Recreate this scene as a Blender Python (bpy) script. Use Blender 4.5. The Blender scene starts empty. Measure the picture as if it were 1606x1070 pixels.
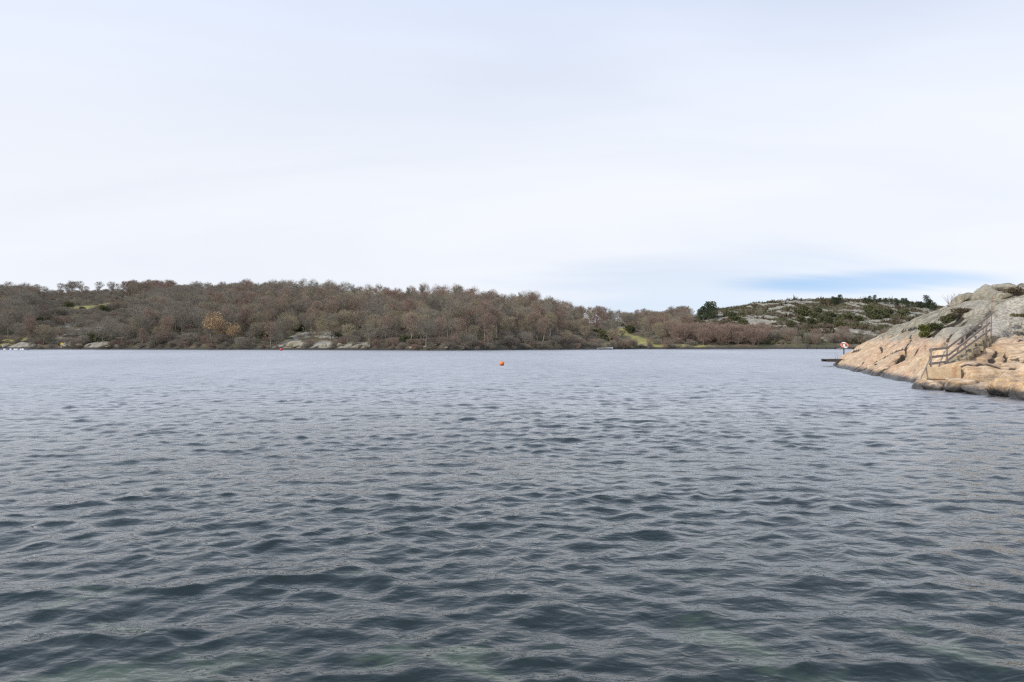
import bpy, bmesh, math, random
import numpy as np
from mathutils import Vector, Matrix, Euler

random.seed(7)
rng = np.random.default_rng(11)
scene = bpy.context.scene
col = scene.collection
R = math.radians

# ------------------------------------------------------------------ camera, sky, sun, exposure
CAM_H = 2.3
cam_data = bpy.data.cameras.new('camera')
cam_data.sensor_width = 36.0
cam_data.lens = 26.0
cam_data.clip_start = 0.1
cam_data.clip_end = 6000
cam = bpy.data.objects.new('camera', cam_data)
cam.location = (0, 0, CAM_H)
cam.rotation_euler = (R(90.1), 0, 0)
col.objects.link(cam)
scene.camera = cam

SUN_DIR = Vector((-0.66, -0.42, 0.62)).normalized()      # towards the sun: behind the photographer's left shoulder
SUN_EL = math.asin(SUN_DIR.z)
SUN_ROT = math.atan2(SUN_DIR.x, SUN_DIR.y)
sun_data = bpy.data.lights.new('sun', 'SUN')
sun_data.energy = 3.3
sun_data.angle = R(4.0)
sun_data.color = (1.0, 0.93, 0.82)
sun = bpy.data.objects.new('sun', sun_data)
sun.rotation_euler = SUN_DIR.to_track_quat('Z', 'Y').to_euler()
sun.location = (-60, -40, 60)
col.objects.link(sun)

scene.view_settings.view_transform = 'Standard'
scene.view_settings.look = 'None'
scene.view_settings.gamma = 1.0
scene.view_settings.exposure = 0.0
scene.view_settings.use_curve_mapping = False
scene.cycles.max_bounces = 6
scene.cycles.sample_clamp_indirect = 4.0
scene.cycles.sample_clamp_direct = 8.0
scene.cycles.transparent_max_bounces = 12
scene.cycles.use_denoising = False
scene.cycles.filter_width = 1.3


class NT:
    """small wrapper that makes node graphs short to write"""
    def __init__(self, tree):
        self.t = tree
        self.n = tree.nodes
        self.l = tree.links

    def new(self, typ, **kw):
        nd = self.n.new(typ)
        for k, v in kw.items():
            setattr(nd, k, v)
        return nd

    def put(self, sock, val):
        if isinstance(val, bpy.types.NodeSocket):
            self.l.new(val, sock)
        elif val is not None:
            if sock.type == 'RGBA' and not hasattr(val, '__len__'):
                val = (val, val, val, 1)
            if sock.type == 'RGBA' and len(val) == 3:
                val = (*val, 1)
            sock.default_value = val

    def math(self, op, a, b=None, c=None, clamp=False):
        nd = self.new('ShaderNodeMath', operation=op, use_clamp=clamp)
        self.put(nd.inputs[0], a)
        self.put(nd.inputs[1], b)
        self.put(nd.inputs[2], c)
        return nd.outputs[0]

    def vmath(self, op, a, b=None):
        nd = self.new('ShaderNodeVectorMath', operation=op)
        self.put(nd.inputs[0], a)
        self.put(nd.inputs[1], b)
        return nd.outputs['Value'] if op in ('DOT_PRODUCT', 'LENGTH', 'DISTANCE') else nd.outputs[0]

    def mix(self, fac, a, b, mode='MIX'):
        nd = self.new('ShaderNodeMix', data_type='RGBA', blend_type=mode)
        self.put(nd.inputs[0], fac)
        self.put(nd.inputs[6], a)
        self.put(nd.inputs[7], b)
        return nd.outputs[2]

    def noise(self, vec, scale, detail=4.0, rough=0.55, dist=0.0):
        nd = self.new('ShaderNodeTexNoise')
        self.put(nd.inputs['Vector'], vec)
        nd.inputs['Scale'].default_value = scale
        nd.inputs['Detail'].default_value = detail
        nd.inputs['Roughness'].default_value = rough
        nd.inputs['Distortion'].default_value = dist
        return nd.outputs['Fac']

    def ramp(self, fac, lo, hi, a=0.0, b=1.0):
        nd = self.new('ShaderNodeMapRange', interpolation_type='SMOOTHSTEP')
        self.put(nd.inputs[0], fac)
        self.put(nd.inputs[1], lo)
        self.put(nd.inputs[2], hi)
        self.put(nd.inputs[3], a)
        self.put(nd.inputs[4], b)
        return nd.outputs[0]

    def mapping(self, vec, rot=(0, 0, 0), scale=(1, 1, 1), loc=(0, 0, 0)):
        nd = self.new('ShaderNodeMapping')
        self.put(nd.inputs[0], vec)
        nd.inputs['Location'].default_value = loc
        nd.inputs['Rotation'].default_value = rot
        nd.inputs['Scale'].default_value = scale
        return nd.outputs[0]

    def sep(self, vec):
        nd = self.new('ShaderNodeSeparateXYZ')
        self.put(nd.inputs[0], vec)
        return nd.outputs

    def comb(self, x, y, z):
        nd = self.new('ShaderNodeCombineXYZ')
        self.put(nd.inputs[0], x)
        self.put(nd.inputs[1], y)
        self.put(nd.inputs[2], z)
        return nd.outputs[0]


# ---- the sky: blue Nishita air under a thin, nearly closed layer of high cloud
world = bpy.data.worlds.new('World')
scene.world = world
world.use_nodes = True
wt = NT(world.node_tree)
wt.n.clear()
SKY_STRENGTH = 0.15
sky = wt.new('ShaderNodeTexSky', sky_type='NISHITA')
sky.sun_disc = False
sky.sun_elevation = SUN_EL
sky.sun_rotation = SUN_ROT
sky.air_density = 1.0
sky.dust_density = 0.35
sky.ozone_density = 2.2
gen = wt.new('ShaderNodeTexCoord').outputs['Generated']
dx, dy, dz = wt.sep(gen)
up = wt.math('ADD', wt.math('MAXIMUM', dz, 0.0), 0.22)
plane = wt.comb(wt.math('DIVIDE', dx, up), wt.math('DIVIDE', dy, up), 0.0)
veil = wt.noise(wt.mapping(plane, rot=(0, 0, R(24)), scale=(0.42, 1.0, 1.0), loc=(1.3, 0.4, 0)), 1.05, 5.0, 0.55, 0.5)
veil2 = wt.noise(wt.mapping(plane, rot=(0, 0, R(-12)), scale=(0.5, 1.2, 1.0), loc=(4.3, 2.1, 0)), 0.55, 3.0, 0.5)


def thin_patch(az, el, raz, rel, soft):
    """an opening in the veil around an azimuth and elevation (degrees)"""
    a = wt.math('MULTIPLY', wt.math('ARCTAN2', dx, dy), 180 / math.pi)
    e = wt.math('MULTIPLY', wt.math('ARCSINE', dz), 180 / math.pi)
    wob = wt.math('MULTIPLY', wt.math('SUBTRACT', veil, 0.5), 2.4)
    qa = wt.math('DIVIDE', wt.math('SUBTRACT', a, az), raz)
    qe = wt.math('DIVIDE', wt.math('SUBTRACT', e, el), rel)
    d = wt.math('SQRT', wt.math('ADD', wt.math('MULTIPLY', qa, qa), wt.math('MULTIPLY', qe, qe)))
    return wt.ramp(wt.math('ADD', d, wob), 0.25, 1.25, soft, 0.0)


cover = wt.ramp(veil, 0.30, 0.62, 0.90, 0.995)
cover = wt.math('MULTIPLY', cover, wt.ramp(veil2, 0.3, 0.55, 0.96, 1.0))
for p in ((26.0, 4.2, 10.0, 0.75, 0.55), (3.0, 19.0, 9.0, 3.0, 0.04), (24.0, 23.0, 10.0, 4.5, 0.07), (13.0, 4.0, 15.0, 2.8, 0.26)):
    cover = wt.math('SUBTRACT', cover, thin_patch(*p))
cover = wt.math('MULTIPLY', wt.math('MAXIMUM', cover, 0.0), wt.ramp(dz, 0.2, 0.85, 1.0, 0.72))
bright = wt.math('MULTIPLY', wt.ramp(veil2, 0.25, 0.7, 0.985, 1.02), wt.ramp(dz, 0.1, 0.9, 1.01, 0.97))
cloud_tint = wt.mix(wt.ramp(dz, 0.15, 0.75), (0.91, 0.94, 1.0), (0.72, 0.85, 1.15))
cloud_tint = wt.vmath('MULTIPLY', cloud_tint, (1 / SKY_STRENGTH, 1 / SKY_STRENGTH, 1 / SKY_STRENGTH))
cloud_col = wt.vmath('MULTIPLY', cloud_tint, wt.comb(bright, bright, bright))
sky_mix = wt.mix(cover, sky.outputs[0], cloud_col)
bg = wt.new('ShaderNodeBackground')
bg.inputs['Strength'].default_value = SKY_STRENGTH
wt.l.new(wt.vmath('NORMALIZE', wt.vmath('ADD', gen, (0.0, 0.0, 0.13))), sky.inputs['Vector'])
wt.l.new(sky_mix, bg.inputs['Color'])
wout = wt.new('ShaderNodeOutputWorld')
wt.l.new(bg.outputs[0], wout.inputs[0])

# ------------------------------------------------------------------ numpy helpers
F_PX, U0, V0 = 1160.0, 803.0, 537.0         # the photograph's own pinhole numbers, used to measure places in it


def at(u, v, y):
    """the point seen at photograph pixel (u, v) when it stands y metres away"""
    return Vector(((u - U0) / F_PX * y, y, CAM_H - (v - V0) / F_PX * y))


def _hash(ix, iy, iz, seed):
    h = (ix.astype(np.int64) * 374761393 + iy.astype(np.int64) * 668265263 + iz.astype(np.int64) * 2147483647 + seed * 1274126177) & 0xFFFFFFFF
    h = ((h ^ (h >> 13)) * 1274126177) & 0xFFFFFFFF
    h = ((h ^ (h >> 15)) * 2246822519) & 0xFFFFFFFF
    return (h ^ (h >> 16)) & 0xFFFFFFFF


def noise2(x, y, seed=0):
    x = np.asarray(x, float)
    y = np.asarray(y, float)
    ix, iy = np.floor(x), np.floor(y)
    fx, fy = x - ix, y - iy
    ux, uy = fx * fx * fx * (fx * (fx * 6 - 15) + 10), fy * fy * fy * (fy * (fy * 6 - 15) + 10)
    zero = np.zeros_like(ix)

    def g(ax, ay):
        a = _hash(ix + ax, iy + ay, zero, seed) * (2 * math.pi / 4294967296.0)
        return np.cos(a) * (fx - ax) + np.sin(a) * (fy - ay)
    a, b, c, d = g(0, 0), g(1, 0), g(0, 1), g(1, 1)
    return 1.45 * ((a * (1 - ux) + b * ux) * (1 - uy) + (c * (1 - ux) + d * ux) * uy)


def fbm(x, y, octaves=4, seed=0, gain=0.5):
    out, amp, f = 0.0, 1.0, 1.0
    for k in range(octaves):
        out = out + amp * noise2(x * f + 17.3 * k, y * f - 9.1 * k, seed + k)
        amp *= gain
        f *= 2.03
    return out


def noise3(p, seed=0):
    ip = np.floor(p)
    f = p - ip
    w = f * f * (3 - 2 * f)
    out = 0.0
    for ax in (0, 1):
        for ay in (0, 1):
            for az in (0, 1):
                h = _hash(ip[:, 0] + ax, ip[:, 1] + ay, ip[:, 2] + az, seed) / 2147483648.0 - 1.0
                out = out + h * (w[:, 0] if ax else 1 - w[:, 0]) * (w[:, 1] if ay else 1 - w[:, 1]) * (w[:, 2] if az else 1 - w[:, 2])
    return out


def sstep(a, b, x):
    t = np.clip((x - a) / (b - a), 0, 1)
    return t * t * (3 - 2 * t)


def mesh_from(name, verts, faces, mats=(), smooth=True, mat_index=None):
    """verts (n,3), faces (m,3) or (m,4) integer array"""
    me = bpy.data.meshes.new(name)
    verts = np.ascontiguousarray(verts, dtype=np.float32)
    faces = np.ascontiguousarray(faces, dtype=np.int32)
    k = faces.shape[1]
    me.vertices.add(len(verts))
    me.vertices.foreach_set('co', verts.ravel())
    me.loops.add(faces.size)
    me.loops.foreach_set('vertex_index', faces.ravel())
    me.polygons.add(len(faces))
    me.polygons.foreach_set('loop_start', np.arange(0, faces.size, k, dtype=np.int32))
    me.update(calc_edges=True)
    if smooth:
        me.polygons.foreach_set('use_smooth', np.ones(len(faces), dtype=bool))
    for m in mats:
        me.materials.append(m)
    if mat_index is not None:
        me.polygons.foreach_set('material_index', np.asarray(mat_index, dtype=np.int32))
    me.update()
    return me


def grid_faces(nr, nc):
    i = np.arange((nr - 1) * nc).reshape(nr - 1, nc)[:, :-1].ravel()
    return np.stack([i, i + 1, i + nc + 1, i + nc], 1)


def attr(me, name, vals):
    a = me.attributes.new(name, 'FLOAT', 'POINT')
    a.data.foreach_set('value', np.ascontiguousarray(vals, dtype=np.float32))


def link(name, me, parent=None, loc=None, label=None, cat=None, group=None, kind=None):
    o = bpy.data.objects.new(name, me)
    col.objects.link(o)
    if parent is not None:
        o.parent = parent
    if loc is not None:
        o.location = loc
    return tag(o, label, cat, group, kind)


def tag(o, label=None, cat=None, group=None, kind=None):
    for k, v in (('label', label), ('category', cat), ('group', group), ('kind', kind)):
        if v:
            o[k] = v
    return o


def thing(name, loc, label, cat, group=None, rz=0.0):
    o = bpy.data.objects.new(name, None)
    o.empty_display_size = 0.2
    col.objects.link(o)
    o.location = loc
    o.rotation_euler = (0, 0, rz)
    return tag(o, label, cat, group)


def tube(pts, radii, sides=6):
    """verts, quads of a tube along points"""
    pts = [Vector(p) for p in pts]
    V, Fc = [], []
    n = len(pts)
    for i, p in enumerate(pts):
        d = (pts[min(i + 1, n - 1)] - pts[max(i - 1, 0)]).normalized()
        a = d.orthogonal().normalized() if abs(d.z) > 0.9 else d.cross(Vector((0, 0, 1))).normalized()
        b = d.cross(a)
        for k in range(sides):
            t = 2 * math.pi * k / sides
            V.append(p + (a * math.cos(t) + b * math.sin(t)) * radii[i])
    for i in range(n - 1):
        for k in range(sides):
            q = (k + 1) % sides
            Fc.append((i * sides + k, i * sides + q, (i + 1) * sides + q, (i + 1) * sides + k))
    return V, Fc


class MB:
    """collects tubes, boxes and loose polygons into one mesh"""
    def __init__(self):
        self.v, self.f = [], []

    def add(self, V, Fc):
        o = len(self.v)
        self.v += [tuple(p) for p in V]
        self.f += [tuple(i + o for i in f) for f in Fc]
        return self

    def tube(self, pts, radii, sides=6, caps=True):
        if not hasattr(radii, '__len__'):
            radii = [radii] * len(pts)
        V, Fc = tube(pts, radii, sides)
        if caps:
            Fc = Fc + [tuple(range(sides))[::-1], tuple(range(len(V) - sides, len(V)))]
        return self.add(V, Fc)

    def box(self, size, mat=None, jitter=0.0):
        sx, sy, sz = (s / 2 for s in size)
        V = [Vector((x * sx, y * sy, z * sz)) for x in (-1, 1) for y in (-1, 1) for z in (-1, 1)]
        if jitter:
            V = [p + Vector((random.uniform(-1, 1), random.uniform(-1, 1), random.uniform(-1, 1))) * jitter for p in V]
        if mat is not None:
            V = [mat @ p for p in V]
        return self.add(V, [(0, 1, 3, 2), (4, 6, 7, 5), (0, 4, 5, 1), (2, 3, 7, 6), (0, 2, 6, 4), (1, 5, 7, 3)])

    def bar(self, a, b, w, h, upv=Vector((0, 0, 1))):
        """a timber of section w x h from a to b"""
        a, b = Vector(a), Vector(b)
        d = (b - a)
        L = d.length
        d.normalize()
        s = d.cross(upv).normalized()
        t = s.cross(d)
        m = Matrix.Translation((a + b) / 2) @ Matrix((d, s, t)).transposed().to_4x4()
        return self.box((L, w, h), m)

    def mesh(self, name, mats=(), smooth=False, bevel=0.0, segs=1):
        me = bpy.data.meshes.new(name)
        me.from_pydata(self.v, [], self.f)
        if bevel:
            bm = bmesh.new()
            bm.from_mesh(me)
            bmesh.ops.bevel(bm, geom=bm.edges[:], offset=bevel, segments=segs, affect='EDGES', profile=0.6)
            bm.to_mesh(me)
            bm.free()
        for m in mats:
            me.materials.append(m)
        if smooth:
            me.polygons.foreach_set('use_smooth', np.ones(len(me.polygons), dtype=bool))
        me.update()
        return me


# ------------------------------------------------------------------ materials
def material(name):
    m = bpy.data.materials.new(name)
    m.use_nodes = True
    t = NT(m.node_tree)
    t.n.clear()
    out = t.new('ShaderNodeOutputMaterial')
    return m, t, out


def principled(t, out, color, rough=0.8, bump=None, bump_strength=0.3, bump_dist=0.05, spec=0.3, metallic=0.0):
    b = t.new('ShaderNodeBsdfPrincipled')
    t.put(b.inputs['Base Color'], color)
    t.put(b.inputs['Roughness'], rough)
    t.put(b.inputs['Metallic'], metallic)
    b.inputs['Specular IOR Level'].default_value = spec
    if bump is not None:
        bn = t.new('ShaderNodeBump')
        bn.inputs['Strength'].default_value = bump_strength
        bn.inputs['Distance'].default_value = bump_dist
        t.put(bn.inputs['Height'], bump)
        t.l.new(bn.outputs[0], b.inputs['Normal'])
    t.l.new(b.outputs[0], out.inputs[0])
    return b


def simple_mat(name, c1, c2, scale=6.0, rough=0.8, stretch=(1, 1, 1), bump=0.3, spec=0.3, metallic=0.0, coord='Object'):
    m, t, out = material(name)
    tc = t.new('ShaderNodeTexCoord').outputs[coord]
    n = t.noise(t.mapping(tc, scale=stretch), scale, 5.0, 0.6)
    c = t.mix(t.ramp(n, 0.3, 0.7), c1, c2)
    principled(t, out, c, rough, n, bump, 0.02, spec, metallic)
    return m


def twig_mat(name, dark, light):
    """bark and twigs; every tree gets its own shade"""
    m, t, out = material(name)
    oi = t.new('ShaderNodeObjectInfo')
    geo = t.new('ShaderNodeNewGeometry')
    f = t.math('ADD', t.math('MULTIPLY', oi.outputs['Random'], 0.75), t.math('MULTIPLY', geo.outputs['Random Per Island'], 0.25))
    c = t.mix(f, dark, light)
    principled(t, out, c, 0.9, spec=0.15)
    return m


def leaf_mat(name, dark, light):
    m, t, out = material(name)
    oi = t.new('ShaderNodeObjectInfo')
    geo = t.new('ShaderNodeNewGeometry')
    n = t.noise(geo.outputs['Position'], 0.9, 3.0)
    f = t.math('ADD', t.math('MULTIPLY', oi.outputs['Random'], 0.4), t.math('MULTIPLY', geo.outputs['Random Per Island'], 0.4))
    f = t.math('ADD', f, t.math('MULTIPLY', t.math('SUBTRACT', n, 0.5), 0.6), clamp=True)
    col_ = t.mix(f, dark, light)
    if name == 'heather':
        pz = t.noise(geo.outputs['Position'], 0.075, 3.0, 0.6)
        col_ = t.mix(t.ramp(pz, 0.44, 0.58), col_, t.mix(f, (0.07, 0.075, 0.035), (0.16, 0.155, 0.075)))
    principled(t, out, col_, 0.75, spec=0.25)
    return m


M = {}
M['twig_grey'] = twig_mat('twig_grey', (0.19, 0.168, 0.135), (0.30, 0.268, 0.215))
M['twig_red'] = twig_mat('twig_red', (0.225, 0.158, 0.125), (0.315, 0.232, 0.185))
M['twig_tan'] = twig_mat('twig_tan', (0.245, 0.205, 0.14), (0.35, 0.30, 0.205))
M['leaf_orange'] = leaf_mat('leaf_orange', (0.36, 0.235, 0.125), (0.50, 0.36, 0.21))
M['needle'] = leaf_mat('needle', (0.036, 0.055, 0.032), (0.088, 0.112, 0.056))
M['juniper'] = leaf_mat('juniper', (0.065, 0.076, 0.036), (0.15, 0.15, 0.068))
M['juniper_light'] = leaf_mat('juniper_light', (0.085, 0.10, 0.028), (0.21, 0.21, 0.06))
M['heather'] = leaf_mat('heather', (0.075, 0.062, 0.040), (0.17, 0.13, 0.085))
M['bark'] = twig_mat('bark', (0.19, 0.165, 0.14), (0.30, 0.265, 0.225))
M['pale_bark'] = twig_mat('pale_bark', (0.30, 0.265, 0.225), (0.41, 0.37, 0.315))
M['weathered_wood'] = simple_mat('weathered_wood', (0.18, 0.152, 0.132), (0.37, 0.318, 0.278), 5.0, 0.85, (1, 1, 8), 0.4)
M['dark_wood'] = simple_mat('dark_wood', (0.05, 0.042, 0.038), (0.11, 0.095, 0.085), 6.0, 0.85, (1, 1, 6), 0.4)
M['rust'] = simple_mat('rust', (0.20, 0.085, 0.05), (0.34, 0.17, 0.11), 9.0, 0.8)
M['steel'] = simple_mat('steel', (0.42, 0.43, 0.44), (0.6, 0.6, 0.6), 8.0, 0.35, metallic=0.9)
M['orange_plastic'] = simple_mat('orange_plastic', (0.72, 0.16, 0.035), (0.80, 0.22, 0.05), 6.0, 0.45, bump=0.1, spec=0.5)
M['ring_orange'] = simple_mat('ring_orange', (0.55, 0.15, 0.10), (0.64, 0.21, 0.14), 6.0, 0.5, bump=0.1)
M['red_plastic'] = simple_mat('red_plastic', (0.5, 0.04, 0.06), (0.6, 0.07, 0.08), 6.0, 0.45, bump=0.1)
M['white_paint'] = simple_mat('white_paint', (0.70, 0.70, 0.68), (0.82, 0.82, 0.80), 6.0, 0.5, bump=0.1)
M['yellow_paint'] = simple_mat('yellow_paint', (0.55, 0.42, 0.05), (0.65, 0.52, 0.09), 6.0, 0.6, bump=0.1)
M['blue_plastic'] = simple_mat('blue_plastic', (0.07, 0.10, 0.17), (0.12, 0.15, 0.24), 6.0, 0.5, bump=0.1)
M['driftwood'] = simple_mat('driftwood', (0.48, 0.44, 0.38), (0.66, 0.62, 0.55), 7.0, 0.85)
M['moss'] = leaf_mat('moss', (0.09, 0.085, 0.03), (0.20, 0.18, 0.07))


def rock_mat(name, grey_from=2.6, moss=True):
    """coastal granite: black wet band by the water, washed orange stone above it, grey-green lichen higher up"""
    m, t, out = material(name)
    geo = t.new('ShaderNodeNewGeometry')
    pos = geo.outputs['Position']
    z = t.sep(pos)[2]
    big = t.noise(pos, 0.22, 4.0, 0.6)
    mid = t.noise(pos, 0.9, 5.0, 0.62, 0.4)
    fine = t.noise(pos, 5.0, 6.0, 0.65)
    grain = t.noise(pos, 28.0, 3.0, 0.6)
    # streaks that run with the foliation of the gneiss
    fol = t.mapping(pos, rot=(0, R(-20), R(-46)), scale=(0.10, 1.0, 0.9))
    streak = t.noise(fol, 2.1, 5.0, 0.62, 0.3)
    streak_f = t.noise(fol, 7.0, 4.0, 0.6, 0.2)
    peach = t.mix(t.ramp(mid, 0.40, 0.60), (0.50, 0.335, 0.18), (0.66, 0.50, 0.325))
    peach = t.mix(t.ramp(streak, 0.52, 0.60, 0.0, 0.75), peach, (0.36, 0.265, 0.185))
    peach = t.mix(t.ramp(big, 0.50, 0.60, 0.0, 0.55), peach, (0.56, 0.335, 0.21))
    peach = t.mix(t.ramp(fine, 0.54, 0.62, 0.0, 0.6), peach, (0.33, 0.235, 0.16))
    peach = t.mix(t.ramp(streak_f, 0.53, 0.58, 0.0, 0.65), peach, (0.30, 0.22, 0.155))
    peach = t.mix(t.ramp(streak_f, 0.46, 0.40, 0.0, 0.5), peach, (0.68, 0.55, 0.42))
    grey = t.mix(t.ramp(mid, 0.40, 0.60), (0.225, 0.203, 0.143), (0.405, 0.363, 0.272))
    grey = t.mix(t.ramp(fine, 0.51, 0.58, 0.0, 0.7), grey, (0.125, 0.118, 0.08))
    grey = t.mix(t.ramp(streak_f, 0.53, 0.58, 0.0, 0.8), grey, (0.16, 0.14, 0.11))
    grey = t.mix(t.ramp(streak, 0.55, 0.62, 0.0, 0.8), grey, (0.13, 0.115, 0.09))
    grey = t.mix(t.ramp(big, 0.50, 0.58, 0.0, 0.45), grey, (0.41, 0.385, 0.325))
    hz = t.math('ADD', z, t.math('MULTIPLY', t.math('SUBTRACT', big, 0.5), 2.6))
    hz = t.math('ADD', hz, t.math('MULTIPLY', t.math('SUBTRACT', mid, 0.5), 2.0))
    hz = t.math('ADD', hz, t.math('MULTIPLY', t.math('SUBTRACT', fine, 0.5), 0.9))
    c = t.mix(t.ramp(hz, grey_from - 0.35, grey_from + 0.55), peach, grey)
    dark = t.mix(fine, (0.03, 0.029, 0.028), (0.095, 0.09, 0.088))
    wz = t.math('ADD', z, t.math('MULTIPLY', t.math('SUBTRACT', mid, 0.5), 0.5))
    wz = t.math('ADD', wz, t.math('MULTIPLY', t.math('SUBTRACT', fine, 0.5), 0.35))
    c = t.mix(t.ramp(wz, 0.16, 0.48, 1.0, 0.0), c, dark)
    c = t.mix(t.math('MULTIPLY', t.math('SUBTRACT', grain, 0.45), 0.9, clamp=True), c, (0.1, 0.09, 0.08), 'MULTIPLY')
    at_ = t.new('ShaderNodeAttribute', attribute_name='crack')
    c = t.mix(t.ramp(at_.outputs['Fac'], 0.15, 0.8, 0.0, 0.97), c, (0.032, 0.027, 0.02))
    at2 = t.new('ShaderNodeAttribute', attribute_name='path')
    c = t.mix(t.math('MULTIPLY', at2.outputs['Fac'], t.ramp(fine, 0.35, 0.62, 0.75, 0.15)), c, (0.55, 0.505, 0.43))
    rough = t.ramp(wz, 0.1, 0.5, 0.35, 0.85)
    h = t.math('ADD', t.math('MULTIPLY', streak_f, 0.6), t.math('ADD', t.math('MULTIPLY', fine, 0.5), t.math('MULTIPLY', grain, 0.12)))
    principled(t, out, c, rough, h, 0.85, 0.12, 0.3)
    return m


M['granite'] = rock_mat('granite')
M['granite_low'] = rock_mat('granite_low', 4.5)
M['granite_high'] = rock_mat('granite_high', -3.0)

# concrete of the landing
m, t, out = material('concrete')
pos = t.new('ShaderNodeNewGeometry').outputs['Position']
n1, n2 = t.noise(pos, 2.2, 5.0, 0.6), t.noise(pos, 14.0, 4.0)
c = t.mix(t.ramp(n1, 0.35, 0.65), (0.42, 0.31, 0.19), (0.53, 0.41, 0.27))
c = t.mix(t.ramp(n2, 0.5, 0.75, 0.0, 0.6), c, (0.30, 0.24, 0.15))
px = t.sep(pos)[0]
st = t.math('ADD', px, t.math('MULTIPLY', t.math('SUBTRACT', n1, 0.5), 0.25))
stain = t.math('MULTIPLY', t.ramp(st, 21.93, 22.0), t.ramp(st, 22.1, 22.2, 1.0, 0.0))
c = t.mix(t.math('MULTIPLY', stain, t.ramp(n2, 0.3, 0.7, 0.15, 0.75)), c, (0.36, 0.13, 0.045))
principled(t, out, c, 0.9, n2, 0.5, 0.03)
M['concrete'] = m

# weathered step stones
m, t, out = material('step_stone')
tc = t.new('ShaderNodeTexCoord').outputs['Object']
oi = t.new('ShaderNodeObjectInfo')
n1 = t.noise(tc, 7.0, 5.0, 0.65)
c = t.mix(oi.outputs['Random'], (0.17, 0.14, 0.095), (0.40, 0.33, 0.23))
c = t.mix(t.ramp(n1, 0.45, 0.7, 0.0, 0.7), c, (0.15, 0.13, 0.085))
principled(t, out, c, 0.9, n1, 0.6, 0.04)
M['step_stone'] = m

# far shore ground: leaf litter, heath, pasture and bare rock by painted masks
m, t, out = material('hill_ground')
geo = t.new('ShaderNodeNewGeometry')
pos = geo.outputs['Position']
a_rock = t.new('ShaderNodeAttribute', attribute_name='rock').outputs['Fac']
a_grass = t.new('ShaderNodeAttribute', attribute_name='grass').outputs['Fac']
n1, n2, n3 = t.noise(pos, 0.10, 5.0, 0.6), t.noise(pos, 0.55, 5.0, 0.65), t.noise(pos, 0.16, 4.0)
litter = t.mix(t.ramp(n2, 0.3, 0.7), (0.085, 0.068, 0.048), (0.165, 0.13, 0.09))
litter = t.mix(t.ramp(n1, 0.46, 0.58, 0.0, 0.85), litter, (0.075, 0.078, 0.04))
grass = t.mix(t.ramp(n2, 0.3, 0.7), (0.20, 0.20, 0.065), (0.33, 0.29, 0.12))
grass = t.mix(t.ramp(n3, 0.5, 0.62, 0.0, 0.7), grass, (0.24, 0.20, 0.11))
fol = t.noise(t.mapping(pos, rot=(0, 0, R(66)), scale=(0.14, 1.0, 0.8)), 0.9, 5.0, 0.65, 0.3)
stone = t.mix(t.ramp(n2, 0.3, 0.7), (0.20, 0.19, 0.155), (0.335, 0.315, 0.265))
stone = t.mix(t.ramp(fol, 0.5, 0.66, 0.0, 0.85), stone, (0.13, 0.11, 0.085))
c = t.mix(a_grass, litter, grass)
c = t.mix(t.ramp(t.math('ADD', a_rock, t.math('MULTIPLY', t.math('SUBTRACT', n2, 0.5), 0.7)), 0.35, 0.6), c, stone)
z = t.sep(pos)[2]
wet = t.ramp(t.math('ADD', z, t.math('MULTIPLY', t.math('SUBTRACT', n2, 0.5), 0.5)), 0.55, 0.85, 1.0, 0.0)
c = t.mix(wet, c, (0.06, 0.056, 0.05))
principled(t, out, c, 0.9, t.math('ADD', n2, fol), 0.7, 0.5, 0.2)
M['hill_ground'] = m

# seabed: pale sand between dark weed
m, t, out = material('seabed')
pos = t.new('ShaderNodeNewGeometry').outputs['Position']
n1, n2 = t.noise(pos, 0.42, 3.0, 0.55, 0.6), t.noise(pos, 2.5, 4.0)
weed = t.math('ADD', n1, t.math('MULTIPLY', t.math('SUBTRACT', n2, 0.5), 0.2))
weed = t.math('ADD', weed, t.ramp(t.sep(pos)[2], -2.2, -1.1, -0.16, 0.0))      # darker with depth: light the water absorbs, put into the bed's colour
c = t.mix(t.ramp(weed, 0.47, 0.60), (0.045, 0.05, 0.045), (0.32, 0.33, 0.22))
principled(t, out, c, 0.9)
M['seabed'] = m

# sea water: a clear film that mirrors the sky by Fresnel; below it murk and, where shallow, the seabed
m, t, out = material('sea_water')
geo = t.new('ShaderNodeNewGeometry')
pos = geo.outputs['Position']
w1 = t.noise(t.mapping(pos, rot=(0, 0, R(-14)), scale=(0.6, 1.0, 1.0)), 9.0, 2.0, 0.5, 0.3)
w2 = t.noise(t.mapping(pos, rot=(0, 0, R(22)), scale=(0.6, 1.0, 1.0)), 3.4, 3.0, 0.5, 0.2)
bn = t.new('ShaderNodeBump')
bn.inputs['Strength'].default_value = 1.0
bn.inputs['Distance'].default_value = 0.026
t.put(bn.inputs['Height'], t.math('ADD', t.math('MULTIPLY', w1, 0.55), w2))
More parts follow.
